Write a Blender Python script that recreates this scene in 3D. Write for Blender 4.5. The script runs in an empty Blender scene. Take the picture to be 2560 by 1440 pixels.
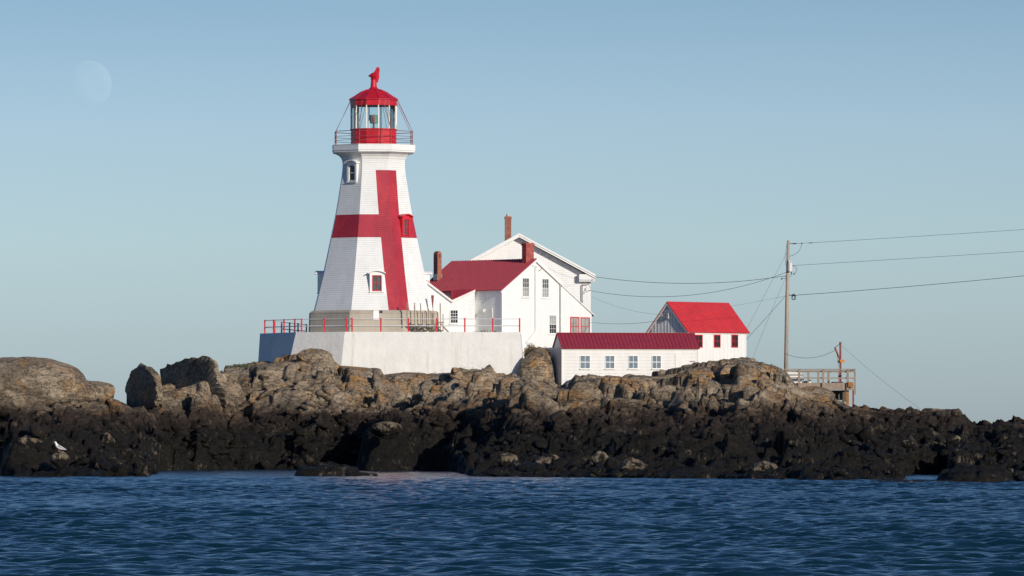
import bpy, bmesh, math, random
import numpy as np
from mathutils import Vector, Matrix
random.seed(7)
R = math.radians
sc = bpy.context.scene
col = sc.collection

# ------------------------------------------------------------ camera
F = 14880.0            # focal length in pixels of a 2560 px wide picture
CAMZ = 2.6             # eye height above the water, from a small boat
HZ = 1062.0            # row of the horizon
TH = math.atan((HZ - 720) / F)
cam = bpy.data.cameras.new('camera'); camo = bpy.data.objects.new('camera', cam); col.objects.link(camo)
cam.sensor_width = 36.0; cam.lens = 36.0 * F / 2560.0
cam.clip_start = 1.0; cam.clip_end = 30000.0
camo.location = (0, 0, CAMZ); camo.rotation_euler = (R(90) + TH, 0, 0)
sc.camera = camo

# ------------------------------------------------------------ sky, sun, exposure
SUN_AZ, SUN_EL = 36.5, 18.0       # degrees to the right of straight-behind-the-camera
world = bpy.data.worlds.new('World'); sc.world = world; world.use_nodes = True
wn, wl = world.node_tree.nodes, world.node_tree.links
bg = wn['Background']
sky = wn.new('ShaderNodeTexSky'); sky.sky_type = 'NISHITA'; sky.sun_disc = False
sunv = Vector((math.sin(R(SUN_AZ)) * math.cos(R(SUN_EL)), -math.cos(R(SUN_AZ)) * math.cos(R(SUN_EL)), math.sin(R(SUN_EL))))
sky.sun_elevation = R(SUN_EL)
sky.sun_rotation = math.atan2(sunv.x, sunv.y)
sky.altitude = 0; sky.air_density = 1.0; sky.dust_density = 0.3; sky.ozone_density = 2.5
mix = wn.new('ShaderNodeMix'); mix.data_type = 'RGBA'; mix.blend_type = 'MULTIPLY'; mix.inputs[0].default_value = 1.0
# cooler, cleaner air towards the horizon than the stock sky gives: tint by elevation
wtc = wn.new('ShaderNodeTexCoord'); wsp = wn.new('ShaderNodeSeparateXYZ'); wl.new(wtc.outputs['Generated'], wsp.inputs[0])
wr_ = wn.new('ShaderNodeValToRGB'); el_w = wr_.color_ramp.elements
stops = [(0.0, (.385, .505, .82)), (.011, (.400, .520, .82)), (.031, (.450, .553, .795)), (.051, (.440, .517, .735)), (.070, (.368, .446, .615)), (.25, (.29, .425, .60)), (1.0, (.25, .38, .56))]
while len(el_w) < len(stops): el_w.new(.5)
for e_, (p_, c_) in zip(el_w, stops): e_.position = p_; e_.color = (*c_, 1)
wl.new(wsp.outputs['Z'], wr_.inputs[0])
wl.new(sky.outputs[0], mix.inputs[6]); wl.new(wr_.outputs[0], mix.inputs[7])
wl.new(mix.outputs[2], bg.inputs[0]); bg.inputs[1].default_value = 0.15
sun = bpy.data.lights.new('sun', 'SUN'); sun.energy = 4.0; sun.angle = R(0.5); sun.color = (1.0, 0.92, 0.80)
suno = bpy.data.objects.new('sun', sun); col.objects.link(suno); suno.location = (60, 0, 60)
suno.rotation_euler = (-sunv).to_track_quat('-Z', 'Y').to_euler()
sc.view_settings.view_transform = 'Standard'; sc.view_settings.look = 'None'
sc.view_settings.exposure = 0.0; sc.view_settings.gamma = 1.0

# ------------------------------------------------------------ measuring helpers
CT, ST = math.cos(TH), math.sin(TH)
def ray(px, py):
    u = (px - 1280) / F; v = (720 - py) / F
    return Vector((u, CT - v * ST, ST + v * CT))
def P(px, py, Y):
    d = ray(px, py); t = Y / d.y
    return Vector((d.x * t, Y, CAMZ + d.z * t))
def Z(py, Y): return P(1280, py, Y).z
def Xp(px, Y): return (px - 1280) / F * Y * 1.0003
class Frame:
    """a vertical plane through pixel column px at distance D, facing azimuth az (deg, + = to the right)"""
    def __init__(s, px, D, az, py0=None, z0=None):
        s.o = P(px, 830, D); s.az = az
        s.n = Vector((math.sin(R(az)), -math.cos(R(az)), 0)); s.t = Vector((math.cos(R(az)), math.sin(R(az)), 0))
        s.z0 = z0 if z0 is not None else Z(py0, D)
        s.o.z = s.z0
    def uv(s, px, py, back=0.0):
        d = ray(px, py); c = Vector((0, 0, CAMZ)); o = s.o - s.n * back
        k = (o - c).dot(s.n) / d.dot(s.n); p = c + d * k
        q = p - s.o
        return (q.dot(s.t), p.z - s.z0)
    def empty(s, name, label, cat, group=None):
        return thing(name, label, cat, s.o, R(s.az), group)

# ------------------------------------------------------------ object helpers
def tag(o, label=None, cat=None, group=None, kind=None):
    if label: o['label'] = label
    if cat: o['category'] = cat
    if group: o['group'] = group
    if kind: o['kind'] = kind
    return o
def thing(name, label, cat, loc=(0, 0, 0), rz=0.0, group=None):
    o = bpy.data.objects.new(name, None); col.objects.link(o)
    o.location = loc; o.rotation_euler = (0, 0, rz); o.empty_display_size = 0.3
    return tag(o, label, cat, group)
class MB:
    def __init__(s): s.v = []; s.f = []; s.m = []; s.uv = []
    def face(s, pts, m=0, uv=None):
        b = len(s.v); s.v += [tuple(p) for p in pts]; s.f.append(list(range(b, b + len(pts)))); s.m.append(m)
        s.uv.append(uv if uv else [(0, 0)] * len(pts)); return s
    def box(s, x0, x1, y0, y1, z0, z1, m=0, M=None):
        p = [Vector((x, y, z)) for z in (z0, z1) for y in (y0, y1) for x in (x0, x1)]
        if M is not None: p = [M @ q for q in p]
        for q in ((0, 2, 3, 1), (4, 5, 7, 6), (0, 1, 5, 4), (2, 6, 7, 3), (0, 4, 6, 2), (1, 3, 7, 5)):
            s.face([p[i] for i in q], m)
        return s
    def prism(s, poly, y0, y1, m=0):
        """polygon of (x,z) extruded from y0 (front) to y1"""
        n = len(poly)
        a = sum(poly[i][0] * poly[(i + 1) % n][1] - poly[(i + 1) % n][0] * poly[i][1] for i in range(n))
        if a < 0: poly = poly[::-1]
        s.face([(x, y0, z) for x, z in poly], m); s.face([(x, y1, z) for x, z in reversed(poly)], m)
        for i in range(n):
            (xa, za), (xb, zb) = poly[i], poly[(i + 1) % n]
            s.face([(xa, y0, za), (xa, y1, za), (xb, y1, zb), (xb, y0, zb)], m)
        return s
    def tube(s, pts, r, n=8, m=0, cap=True):
        pts = [Vector(p) for p in pts]; rr = r if isinstance(r, (list, tuple)) else [r] * len(pts)
        rings = []
        for i, p in enumerate(pts):
            d = (pts[min(i + 1, len(pts) - 1)] - pts[max(i - 1, 0)]).normalized()
            up = Vector((0, 0, 1)) if abs(d.z) < 0.9 else Vector((1, 0, 0))
            a = d.cross(up).normalized(); b = d.cross(a).normalized()
            rings.append([p + (a * math.cos(2 * math.pi * k / n) + b * math.sin(2 * math.pi * k / n)) * rr[i] for k in range(n)])
        for i in range(len(rings) - 1):
            for k in range(n):
                s.face([rings[i][k], rings[i][(k + 1) % n], rings[i + 1][(k + 1) % n], rings[i + 1][k]], m)
        if cap:
            s.face(rings[0][::-1], m); s.face(rings[-1], m)
        return s
    def ring(s, prof, n, a0, m=0, cap0=True, cap1=True):
        """n-gon lathe; prof = [(r,z)...]; vertices at angle a0+k*360/n measured from the camera side"""
        rg = []
        for r, z in prof:
            rg.append([(r * math.sin(R(a0 + 360 * k / n)), -r * math.cos(R(a0 + 360 * k / n)), z) for k in range(n)])
        for i in range(len(rg) - 1):
            for k in range(n):
                s.face([rg[i][k], rg[i][(k + 1) % n], rg[i + 1][(k + 1) % n], rg[i + 1][k]], m)
        if cap0: s.face(rg[0][::-1], m)
        if cap1: s.face(rg[-1], m)
        return s
    def build(s, name, mats, parent=None, smooth=False, merge=True):
        me = bpy.data.meshes.new(name); me.from_pydata(s.v, [], s.f)
        if not isinstance(mats, (list, tuple)): mats = [mats]
        for q in mats: me.materials.append(q)
        me.polygons.foreach_set('material_index', s.m)
        ul = me.uv_layers.new(name='UVMap')
        ul.data.foreach_set('uv', [c for f in s.uv for p in f for c in p])
        if merge:
            bm = bmesh.new(); bm.from_mesh(me)
            bmesh.ops.remove_doubles(bm, verts=bm.verts, dist=1e-4)
            bm.to_mesh(me); bm.free()
        if smooth:
            me.polygons.foreach_set('use_smooth', [True] * len(me.polygons))
        me.update()
        o = bpy.data.objects.new(name, me); col.objects.link(o)
        if parent is not None: o.parent = parent
        return o

# ------------------------------------------------------------ materials
def mat(name):
    m = bpy.data.materials.new(name); m.use_nodes = True
    return m, m.node_tree.nodes, m.node_tree.links, m.node_tree.nodes['Principled BSDF']
def nd(N, t, **k):
    n = N.new(t)
    for a, b in k.items(): setattr(n, a, b)
    return n
def noise(N, L, vec, scale, detail=4, rough=.6, dist=0.0):
    n = N.new('ShaderNodeTexNoise'); n.inputs['Scale'].default_value = scale; n.inputs['Detail'].default_value = detail
    n.inputs['Roughness'].default_value = rough; n.inputs['Distortion'].default_value = dist
    L.new(vec, n.inputs['Vector']); return n.outputs['Fac']
def ramp(N, L, fac, stops):
    r = N.new('ShaderNodeValToRGB'); el = r.color_ramp.elements
    while len(el) < len(stops): el.new(0.5)
    for e, (p, c) in zip(el, stops):
        e.position = p; e.color = (*c, 1) if isinstance(c, tuple) else (c, c, c, 1)
    L.new(fac, r.inputs[0]); return r.outputs[0]
def mixc(N, L, fac, a, b, mode='MIX'):
    m = N.new('ShaderNodeMix'); m.data_type = 'RGBA'; m.blend_type = mode
    for sck, val in ((m.inputs[0], fac), (m.inputs[6], a), (m.inputs[7], b)):
        if hasattr(val, 'is_linked') or hasattr(val, 'links'): L.new(val, sck)
        elif isinstance(val, tuple): sck.default_value = (*val, 1)
        else: sck.default_value = val
    return m.outputs[2]
def math_(N, L, op, a, b=None, c=None):
    m = N.new('ShaderNodeMath'); m.operation = op
    for i, v in enumerate((a, b, c)):
        if v is None: continue
        if isinstance(v, (int, float)): m.inputs[i].default_value = v
        else: L.new(v, m.inputs[i])
    return m.outputs[0]
def bump(N, L, h, dist, strength=1.0, prev=None):
    b = N.new('ShaderNodeBump'); b.inputs['Distance'].default_value = dist; b.inputs['Strength'].default_value = strength
    L.new(h, b.inputs['Height'])
    if prev is not None: L.new(prev, b.inputs['Normal'])
    return b.outputs[0]
def coord(N, kind='Object'):
    return N.new('ShaderNodeTexCoord').outputs[kind]
def scaled(N, L, vec, s):
    m = N.new('ShaderNodeMapping'); m.inputs['Scale'].default_value = s; L.new(vec, m.inputs['Vector']); return m.outputs[0]
def sepz(N, L, vec, ax='Z'):
    s = N.new('ShaderNodeSeparateXYZ'); L.new(vec, s.inputs[0]); return s.outputs[ax]

def plain(name, c, rough=.6, var=.12, sc_=3.0, metal=0.0, bd=0.0):
    m, N, L, B = mat(name); v = coord(N)
    f = noise(N, L, v, sc_, 5, .65)
    a = tuple(x * (1 - var) for x in c); b = tuple(min(1, x * (1 + var)) for x in c)
    L.new(ramp(N, L, f, [(.3, a), (.7, b)]), B.inputs['Base Color'])
    B.inputs['Roughness'].default_value = rough; B.inputs['Metallic'].default_value = metal
    if bd: L.new(bump(N, L, noise(N, L, v, sc_ * 8, 4), bd), B.inputs['Normal'])
    return m
def clapboard(name, c, pitch=.13, depth=.011, vertical=False, dirt=.10):
    m, N, L, B = mat(name); v = coord(N)
    ax = sepz(N, L, v, 'X' if vertical else 'Z')
    fr = math_(N, L, 'FRACT', math_(N, L, 'MULTIPLY', ax, 1.0 / pitch))
    if vertical: h = math_(N, L, 'GREATER_THAN', fr, .82)
    else: h = math_(N, L, 'SUBTRACT', 1.0, fr)
    f = noise(N, L, scaled(N, L, v, (1.5, 1.5, .35)), 2.2, 6, .7)
    a = tuple(x * (1 - dirt) for x in c)
    base = ramp(N, L, f, [(.3, a), (.62, c)])
    line = ramp(N, L, fr, [(0.0, .95), (.08, 1.0), (.97, 1.0), (1.0, .97)])
    L.new(mixc(N, L, 1.0, base, line, 'MULTIPLY'), B.inputs['Base Color'])
    B.inputs['Roughness'].default_value = .55
    L.new(bump(N, L, h, depth, .8), B.inputs['Normal'])
    return m
def shingle(name, c, dirt=.12, patch=None):
    m, N, L, B = mat(name); uv = coord(N, 'UV')
    br = N.new('ShaderNodeTexBrick'); L.new(uv, br.inputs['Vector'])
    br.inputs['Color1'].default_value = (1, 1, 1, 1); br.inputs['Color2'].default_value = (.86, .86, .87, 1)
    br.inputs['Mortar'].default_value = (.42, .42, .45, 1); br.inputs['Scale'].default_value = 1.0
    br.inputs['Brick Width'].default_value = .19; br.inputs['Row Height'].default_value = .135
    br.inputs['Mortar Size'].default_value = .009; br.inputs['Mortar Smooth'].default_value = .6; br.inputs['Bias'].default_value = 0.0
    v = coord(N)
    f = noise(N, L, scaled(N, L, v, (1, 1, .5)), 1.3, 6, .7)
    a = tuple(x * (1 - dirt) for x in c)
    base = ramp(N, L, f, [(.32, a), (.6, c)])
    if patch:
        g = noise(N, L, scaled(N, L, v, (1.2, 1.2, .7)), .55, 5, .75)
        base = mixc(N, L, ramp(N, L, g, [(.5, 0.0), (.62, 1.0)]), base, patch)
    lift = mixc(N, L, .16, (1.0, 1.0, 1.0), br.outputs['Color'])
    L.new(mixc(N, L, 1.0, base, lift, 'MULTIPLY'), B.inputs['Base Color'])
    B.inputs['Roughness'].default_value = .62
    zz = sepz(N, L, uv, 'Y'); fr = math_(N, L, 'FRACT', math_(N, L, 'MULTIPLY', zz, 1 / .135))
    h = math_(N, L, 'ADD', math_(N, L, 'SUBTRACT', 1.0, fr), math_(N, L, 'MULTIPLY', sepz(N, L, br.outputs['Color'], 'X'), .9))
    L.new(bump(N, L, h, .011, .9), B.inputs['Normal'])
    return m
def brick(name, c1, c2, mortar=(.30, .16, .12)):
    m, N, L, B = mat(name); v = coord(N)
    g = N.new('ShaderNodeCombineXYZ'); L.new(math_(N, L, 'ADD', sepz(N, L, v, 'X'), sepz(N, L, v, 'Y')), g.inputs[0]); L.new(sepz(N, L, v, 'Z'), g.inputs[1])
    br = N.new('ShaderNodeTexBrick'); L.new(g.outputs[0], br.inputs['Vector']); br.inputs['Scale'].default_value = 1
    br.inputs['Brick Width'].default_value = .22; br.inputs['Row Height'].default_value = .08; br.inputs['Mortar Size'].default_value = .009
    br.inputs['Color1'].default_value = (*c1, 1); br.inputs['Color2'].default_value = (*c2, 1); br.inputs['Mortar'].default_value = (*mortar, 1)
    L.new(mixc(N, L, 1.0, br.outputs['Color'], ramp(N, L, noise(N, L, v, 4, 5), [(.3, .7), (.7, 1.1)]), 'MULTIPLY'), B.inputs['Base Color'])
    B.inputs['Roughness'].default_value = .85
    L.new(bump(N, L, br.outputs['Fac'], -.01), B.inputs['Normal'])
    return m
def concrete(name, c, c2, board=0.0, streak=.5):
    m, N, L, B = mat(name); v = coord(N)
    f = noise(N, L, v, .9, 8, .72); g = noise(N, L, scaled(N, L, v, (2.4, 2.4, .22)), 1.0, 5, .6)
    base = ramp(N, L, f, [(.33, c2), (.62, c)])
    base = mixc(N, L, streak, base, mixc(N, L, ramp(N, L, g, [(.38, 0.0), (.6, 1.0)]), c2, c), 'MIX')
    sp = noise(N, L, v, 5.0, 6, .8)
    base = mixc(N, L, ramp(N, L, sp, [(.66, 0.0), (.72, .6)]), base, tuple(x * .35 for x in c2))
    if not board:
        lowz = ramp(N, L, math_(N, L, 'MULTIPLY', sepz(N, L, v), .3), [(.45, 1.0), (.68, 0.0)])
        fl = ramp(N, L, noise(N, L, scaled(N, L, v, (1, 1, 2.2)), 2.3, 8, .85), [(.55, 0.0), (.60, 1.0)])
        big = ramp(N, L, noise(N, L, v, .28, 3, .5), [(.50, 0.0), (.56, 1.0)])
        base = mixc(N, L, math_(N, L, 'MULTIPLY', math_(N, L, 'MULTIPLY', lowz, fl), math_(N, L, 'MULTIPLY', big, .75)), base, (.12, .10, .09))
        rr_ = math_(N, L, 'MULTIPLY', ramp(N, L, noise(N, L, scaled(N, L, v, (3.5, 3.5, .12)), 1.0, 4, .6), [(.58, 0.0), (.68, 1.0)]), .35)
        base = mixc(N, L, rr_, base, (.50, .42, .33))
    L.new(base, B.inputs['Base Color']); B.inputs['Roughness'].default_value = .85
    h = noise(N, L, v, 3.0, 8, .7)
    nrm = bump(N, L, h, .05, .8)
    if board:
        fr = math_(N, L, 'FRACT', math_(N, L, 'MULTIPLY', sepz(N, L, v), 1 / board))
        nrm = bump(N, L, ramp(N, L, fr, [(0, 0.0), (.06, 1.0), (.94, 1.0), (1, 0.0)]), .025, 1.0, nrm)
    L.new(nrm, B.inputs['Normal'])
    return m
def wood(name, c, c2, rough=.8):
    m, N, L, B = mat(name); v = coord(N)
    f = noise(N, L, scaled(N, L, v, (1, 1, .6)), 7, 6, .75)
    L.new(ramp(N, L, f, [(.3, c2), (.7, c)]), B.inputs['Base Color']); B.inputs['Roughness'].default_value = rough
    L.new(bump(N, L, f, .01), B.inputs['Normal']); return m
def glass(name, c, rough=.08):
    m, N, L, B = mat(name); B.inputs['Base Color'].default_value = (*c, 1)
    v = coord(N); L.new(ramp(N, L, noise(N, L, v, 1.6, 3), [(.3, tuple(x * .6 for x in c)), (.7, c)]), B.inputs['Base Color'])
    B.inputs['Roughness'].default_value = rough; B.inputs['IOR'].default_value = 1.5
    L.new(bump(N, L, noise(N, L, v, 1.5, 2), .01), B.inputs['Normal']); return m

WHITE = (.80, .79, .76)
M = {}
M['shingle'] = shingle('white_painted_shingles', (.80, .79, .77))
M['shingle_red'] = shingle('red_painted_shingles', (.43, .022, .045), .25, (.50, .030, .045))
M['white'] = plain('white_painted_wood', WHITE, .5, .05)
M['trimwhite'] = plain('cream_white_trim', (.78, .76, .70), .55, .08)
M['clap'] = clapboard('white_clapboard', (.82, .81, .79))
M['clap_wide'] = clapboard('white_wide_clapboard', (.78, .755, .72), .20, .012)
M['board'] = clapboard('white_board_and_batten', (.78, .765, .74), .33, .03, True)
M['red'] = plain('red_paint', (.52, .018, .03), .35, .15, 4)
M['redrail'] = plain('red_railing_paint', (.60, .02, .035), .4, .15)
M['redlantern'] = plain('red_lantern_paint', (.50, .012, .025), .3, .22, 2.5)
M['roofred'] = plain('dull_red_metal_roofing', (.33, .035, .055), .42, .12, 2.0)
M['roofbright'] = plain('bright_red_metal_roofing', (.56, .035, .045), .6, .12, 1.2)
M['rail'] = plain('pale_grey_rail_pipe', (.62, .62, .62), .45, .08)
M['iron'] = plain('dark_iron', (.05, .04, .045), .5, .2)
M['rust'] = plain('rusty_red_iron', (.22, .05, .04), .6, .25, 6)
M['brick'] = brick('orange_brick', (.42, .15, .09), (.34, .11, .07))
M['brickred'] = brick('red_washed_brick', (.45, .06, .05), (.50, .12, .10), (.40, .13, .11))
M['lead'] = plain('grey_lead_flashing', (.42, .42, .40), .6, .15)
M['conc'] = concrete('white_washed_concrete', (.76, .74, .70), (.66, .64, .61), 0, .35)
M['found'] = concrete('board_marked_brown_concrete', (.47, .41, .33), (.35, .30, .235), .42, .3)
M['creamstone'] = concrete('cream_stone', (.62, .56, .45), (.5, .44, .34), .4, .3)
M['wood'] = wood('weathered_grey_wood', (.38, .29, .22), (.20, .145, .11))
M['woodpole'] = wood('bleached_pole_wood', (.44, .36, .29), (.30, .235, .18))
M['woodrust'] = wood('rust_stained_wood', (.42, .20, .05), (.20, .08, .03))
M['wooddark'] = wood('dark_wood', (.14, .12, .10), (.07, .06, .05))  # darker wood tone for the steps and the under-deck parts
M['pane'] = glass('window_glass', (.10, .115, .125))
M['panedark'] = glass('dark_window_glass', (.018, .02, .024))
M['paneblue'] = glass('blue_grey_blinded_glass', (.20, .26, .31), .2)
M['curtain'] = glass('curtained_glass', (.42, .42, .40), .15)
M['cable'] = plain('black_cable', (.06, .062, .065), .6, .1)
M['tank'] = plain('pale_grey_enamel', (.62, .60, .58), .35, .06)
M['orange'] = plain('orange_hoist_paint', (.65, .22, .02), .5, .2)
M['cloth'] = plain('dark_tarp', (.03, .035, .05), .8, .2)

m, N, L, B = mat('lantern_glass')
for q in list(N): N.remove(q)
out = N.new('ShaderNodeOutputMaterial'); tr = N.new('ShaderNodeBsdfTransparent'); tr.inputs[0].default_value = (.93, .975, .97, 1)
gl = N.new('ShaderNodeBsdfGlossy'); gl.inputs['Roughness'].default_value = .03
fz = N.new('ShaderNodeFresnel'); fz.inputs[0].default_value = 1.5
mx = N.new('ShaderNodeMixShader'); L.new(fz.outputs[0], mx.inputs[0]); L.new(tr.outputs[0], mx.inputs[1]); L.new(gl.outputs[0], mx.inputs[2]); L.new(mx.outputs[0], out.inputs[0])
M['lglass'] = m
m, N, L, B = mat('lens_glass'); B.inputs['Base Color'].default_value = (.10, .26, .22, 1); B.inputs['Roughness'].default_value = .1
M['lens'] = m

def rock_material(name, wet=True):
    m, N, L, B = mat(name)
    geo = N.new('ShaderNodeNewGeometry'); pos = geo.outputs['Position']
    z = sepz(N, L, pos)
    n1 = noise(N, L, pos, .55, 8, .68, .3); n2 = noise(N, L, pos, 3.2, 8, .7); n3 = noise(N, L, scaled(N, L, pos, (1, 1, 2.2)), .35, 6, .65)
    n4 = noise(N, L, pos, 9.0, 6, .75)
    dry = ramp(N, L, n1, [(.30, (.13, .098, .068)), (.46, (.28, .215, .15)), (.64, (.42, .33, .235))])
    dry = mixc(N, L, 1.0, dry, ramp(N, L, n2, [(.28, .50), (.5, .95), (.72, 1.25)]), 'MULTIPLY')
    dry = mixc(N, L, 1.0, dry, ramp(N, L, n4, [(.3, .70), (.6, 1.1)]), 'MULTIPLY')
    # grey-green lichen and orange lichen
    dry = mixc(N, L, ramp(N, L, noise(N, L, pos, 1.1, 7, .7), [(.56, 0.0), (.66, .55)]), dry, (.17, .17, .12))
    lich = math_(N, L, 'MULTIPLY', ramp(N, L, noise(N, L, pos, .42, 7, .68, .4), [(.50, 0.0), (.60, 1.0)]),
                 ramp(N, L, noise(N, L, pos, 4.0, 6, .75), [(.42, .1), (.6, .85)]))
    dry = mixc(N, L, lich, dry, (.48, .22, .045))
    # cracks
    def vein(sc_, w, stretch, dist):
        f = noise(N, L, scaled(N, L, pos, stretch), sc_, 5, .55, dist)
        return ramp(N, L, math_(N, L, 'ABSOLUTE', math_(N, L, 'SUBTRACT', f, .5)), [(0.0, .25), (w, 1.0)])
    crack = mixc(N, L, 1.0, vein(.34, .010, (1, 1, 1.8), .6), vein(.9, .013, (.6, 1, 2.4), .4), 'MULTIPLY')
    crack = mixc(N, L, .7, crack, mixc(N, L, 1.0, crack, vein(2.2, .02, (1, 1, 1.4), .3), 'MULTIPLY'))
    dry = mixc(N, L, .8, dry, mixc(N, L, 1.0, dry, crack, 'MULTIPLY'))
    # tide zone
    wz = math_(N, L, 'ADD', z, math_(N, L, 'MULTIPLY', math_(N, L, 'SUBTRACT', n3, .5), 2.6))
    wz = math_(N, L, 'ADD', wz, math_(N, L, 'MULTIPLY', math_(N, L, 'SUBTRACT', n2, .5), .9))
    wetm_ = ramp(N, L, math_(N, L, 'MULTIPLY', math_(N, L, 'SUBTRACT', 3.6, wz), .8), [(.1, 0.0), (.6, 1.0)])
    weed = ramp(N, L, n2, [(.3, (.004, .004, .0035)), (.55, (.012, .010, .0075)), (.75, (.030, .024, .017))])
    st = noise(N, L, scaled(N, L, pos, (5.0, 5.0, .7)), 1.0, 5, .7)
    bare = math_(N, L, 'MULTIPLY', ramp(N, L, noise(N, L, pos, .9, 7, .7), [(.55, 0.0), (.63, 1.0)]), ramp(N, L, st, [(.47, 0.0), (.6, 1.0)]))
    weed = mixc(N, L, bare, weed, (.17, .135, .095))
    red = ramp(N, L, n2, [(.3, (.014, .011, .009)), (.6, (.050, .033, .025)), (.8, (.09, .062, .045))])
    mid = mixc(N, L, ramp(N, L, math_(N, L, 'MULTIPLY', math_(N, L, 'SUBTRACT', wz, 1.7), .6), [(.2, 0.0), (.9, 1.0)]), weed, red)
    base = mixc(N, L, ramp(N, L, math_(N, L, 'MULTIPLY', math_(N, L, 'SUBTRACT', wz, 2.95), .6), [(.1, 0.0), (.85, 1.0)]), mid, dry)
    if not wet:
        ol = math_(N, L, 'MULTIPLY', math_(N, L, 'SUBTRACT', sepz(N, L, coord(N)), -.12), 3.0)
        ol = math_(N, L, 'ADD', ol, math_(N, L, 'MULTIPLY', math_(N, L, 'SUBTRACT', n2, .5), 3.5))
        base = mixc(N, L, math_(N, L, 'MULTIPLY', ramp(N, L, ol, [(.40, 0.0), (.55, 1.0)]), ramp(N, L, noise(N, L, scaled(N, L, pos, (2.2, 2.2, .9)), 1.3, 6, .75), [(.44, .0), (.54, .95)])), base, ramp(N, L, n4, [(.3, (.12, .09, .06)), (.6, (.33, .26, .17))]))
    fleck = math_(N, L, 'MULTIPLY', ramp(N, L, noise(N, L, pos, 5.5, 5, .7), [(.63, 0.0), (.69, 1.0)]), ramp(N, L, noise(N, L, pos, .6, 4, .6), [(.48, 0.0), (.58, .9)]))
    base = mixc(N, L, math_(N, L, 'MULTIPLY', fleck, wetm_), base, (.24, .20, .15))
    L.new(base, B.inputs['Base Color'])
    L.new(ramp(N, L, math_(N, L, 'MULTIPLY', wz, .3), [(.1, .55), (.9, .9)]), B.inputs['Roughness'])
    B.inputs['Specular IOR Level'].default_value = .25
    h = math_(N, L, 'ADD', math_(N, L, 'MULTIPLY', n2, 1.0), math_(N, L, 'MULTIPLY', n4, .35))
    strat = noise(N, L, scaled(N, L, pos, (.7, .7, 4.5)), 1.6, 7, .7, .5)
    hang = noise(N, L, scaled(N, L, pos, (6.0, 6.0, .9)), 1.0, 6, .75)
    wetm = ramp(N, L, math_(N, L, 'MULTIPLY', math_(N, L, 'SUBTRACT', 3.2, wz), .8), [(.1, 0.0), (.8, 1.0)])
    h = math_(N, L, 'ADD', math_(N, L, 'MULTIPLY', h, .55), math_(N, L, 'ADD', strat, math_(N, L, 'MULTIPLY', math_(N, L, 'MULTIPLY', hang, wetm), 1.6)))
    nn = bump(N, L, h, .13, 1.0)
    nn = bump(N, L, crack, .10, .7, nn)
    L.new(nn, B.inputs['Normal'])
    return m
M['rock'] = rock_material('tidal_rock'); M['pale'] = rock_material('bare_pale_rock', False)

m, N, L, B = mat('sea_water')
geo = N.new('ShaderNodeNewGeometry'); pos = geo.outputs['Position']
B.inputs['Base Color'].default_value = (.003, .022, .036, 1); B.inputs['Roughness'].default_value = .17; B.inputs['IOR'].default_value = 1.33
w1 = noise(N, L, scaled(N, L, pos, (.6, 1.2, 1)), 1.6, 5, .6, .5); w2 = noise(N, L, scaled(N, L, pos, (.8, 1.1, 1)), 5.5, 4, .6, .3)
L.new(bump(N, L, w2, .035, 1.0, bump(N, L, w1, .06, 1.0)), B.inputs['Normal'])
M['sea'] = m

# ------------------------------------------------------------ numpy noise
def h2(ix, iy, seed):
    n = (ix.astype(np.int64) * 374761393 + iy.astype(np.int64) * 668265263 + seed * 144665) & 0xffffffff
    n = ((n ^ (n >> 13)) * 1274126177) & 0xffffffff
    n = ((n ^ (n >> 16)) * 2246822519) & 0xffffffff
    return ((n ^ (n >> 15)) & 0xffffff) / float(0xffffff)
def vnoise(x, y, seed=0):
    ix = np.floor(x); iy = np.floor(y); fx = x - ix; fy = y - iy
    u = fx * fx * fx * (fx * (fx * 6 - 15) + 10); v = fy * fy * fy * (fy * (fy * 6 - 15) + 10)
    a = h2(ix, iy, seed); b = h2(ix + 1, iy, seed); c = h2(ix, iy + 1, seed); d = h2(ix + 1, iy + 1, seed)
    return (a + (b - a) * u) * (1 - v) + (c + (d - c) * u) * v
def fbm(x, y, seed=0, oct=4):
    s = 0; a = .5; t = 0
    for i in range(oct):
        s = s + a * vnoise(x * 2 ** i, y * 2 ** i, seed + i * 17); t += a; a *= .5
    return s / t
def blocks(x, y, seed, tilt=1.0, dip=.22):
    """cells of rock: each a tilted plate; returns height and distance to the nearest joint"""
    ix = np.floor(x); iy = np.floor(y)
    d1 = np.full(x.shape, 9e9); d2 = np.full(x.shape, 9e9); hh = np.zeros(x.shape)
    for i in (-1, 0, 1):
        for j in (-1, 0, 1):
            cx = ix + i; cy = iy + j
            px = cx + .1 + .8 * h2(cx, cy, seed); py = cy + .1 + .8 * h2(cx, cy, seed + 1)
            dx = x - px; dy = y - py; d = np.sqrt(dx * dx + dy * dy)
            gx = .75 * (h2(cx, cy, seed + 2) - .5) - dip; gy = .75 * (h2(cx, cy, seed + 3) - .5) + dip * .9
            hv = h2(cx, cy, seed + 4) - .5 + tilt * (gx * dx + gy * dy)
            n = d < d1
            d2 = np.where(n, d1, np.minimum(d2, d)); hh = np.where(n, hv, hh); d1 = np.where(n, d, d1)
    return hh, d2 - d1
def sstep(a, b, x):
    t = np.clip((x - a) / (b - a), 0, 1); return t * t * (3 - 2 * t)

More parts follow.
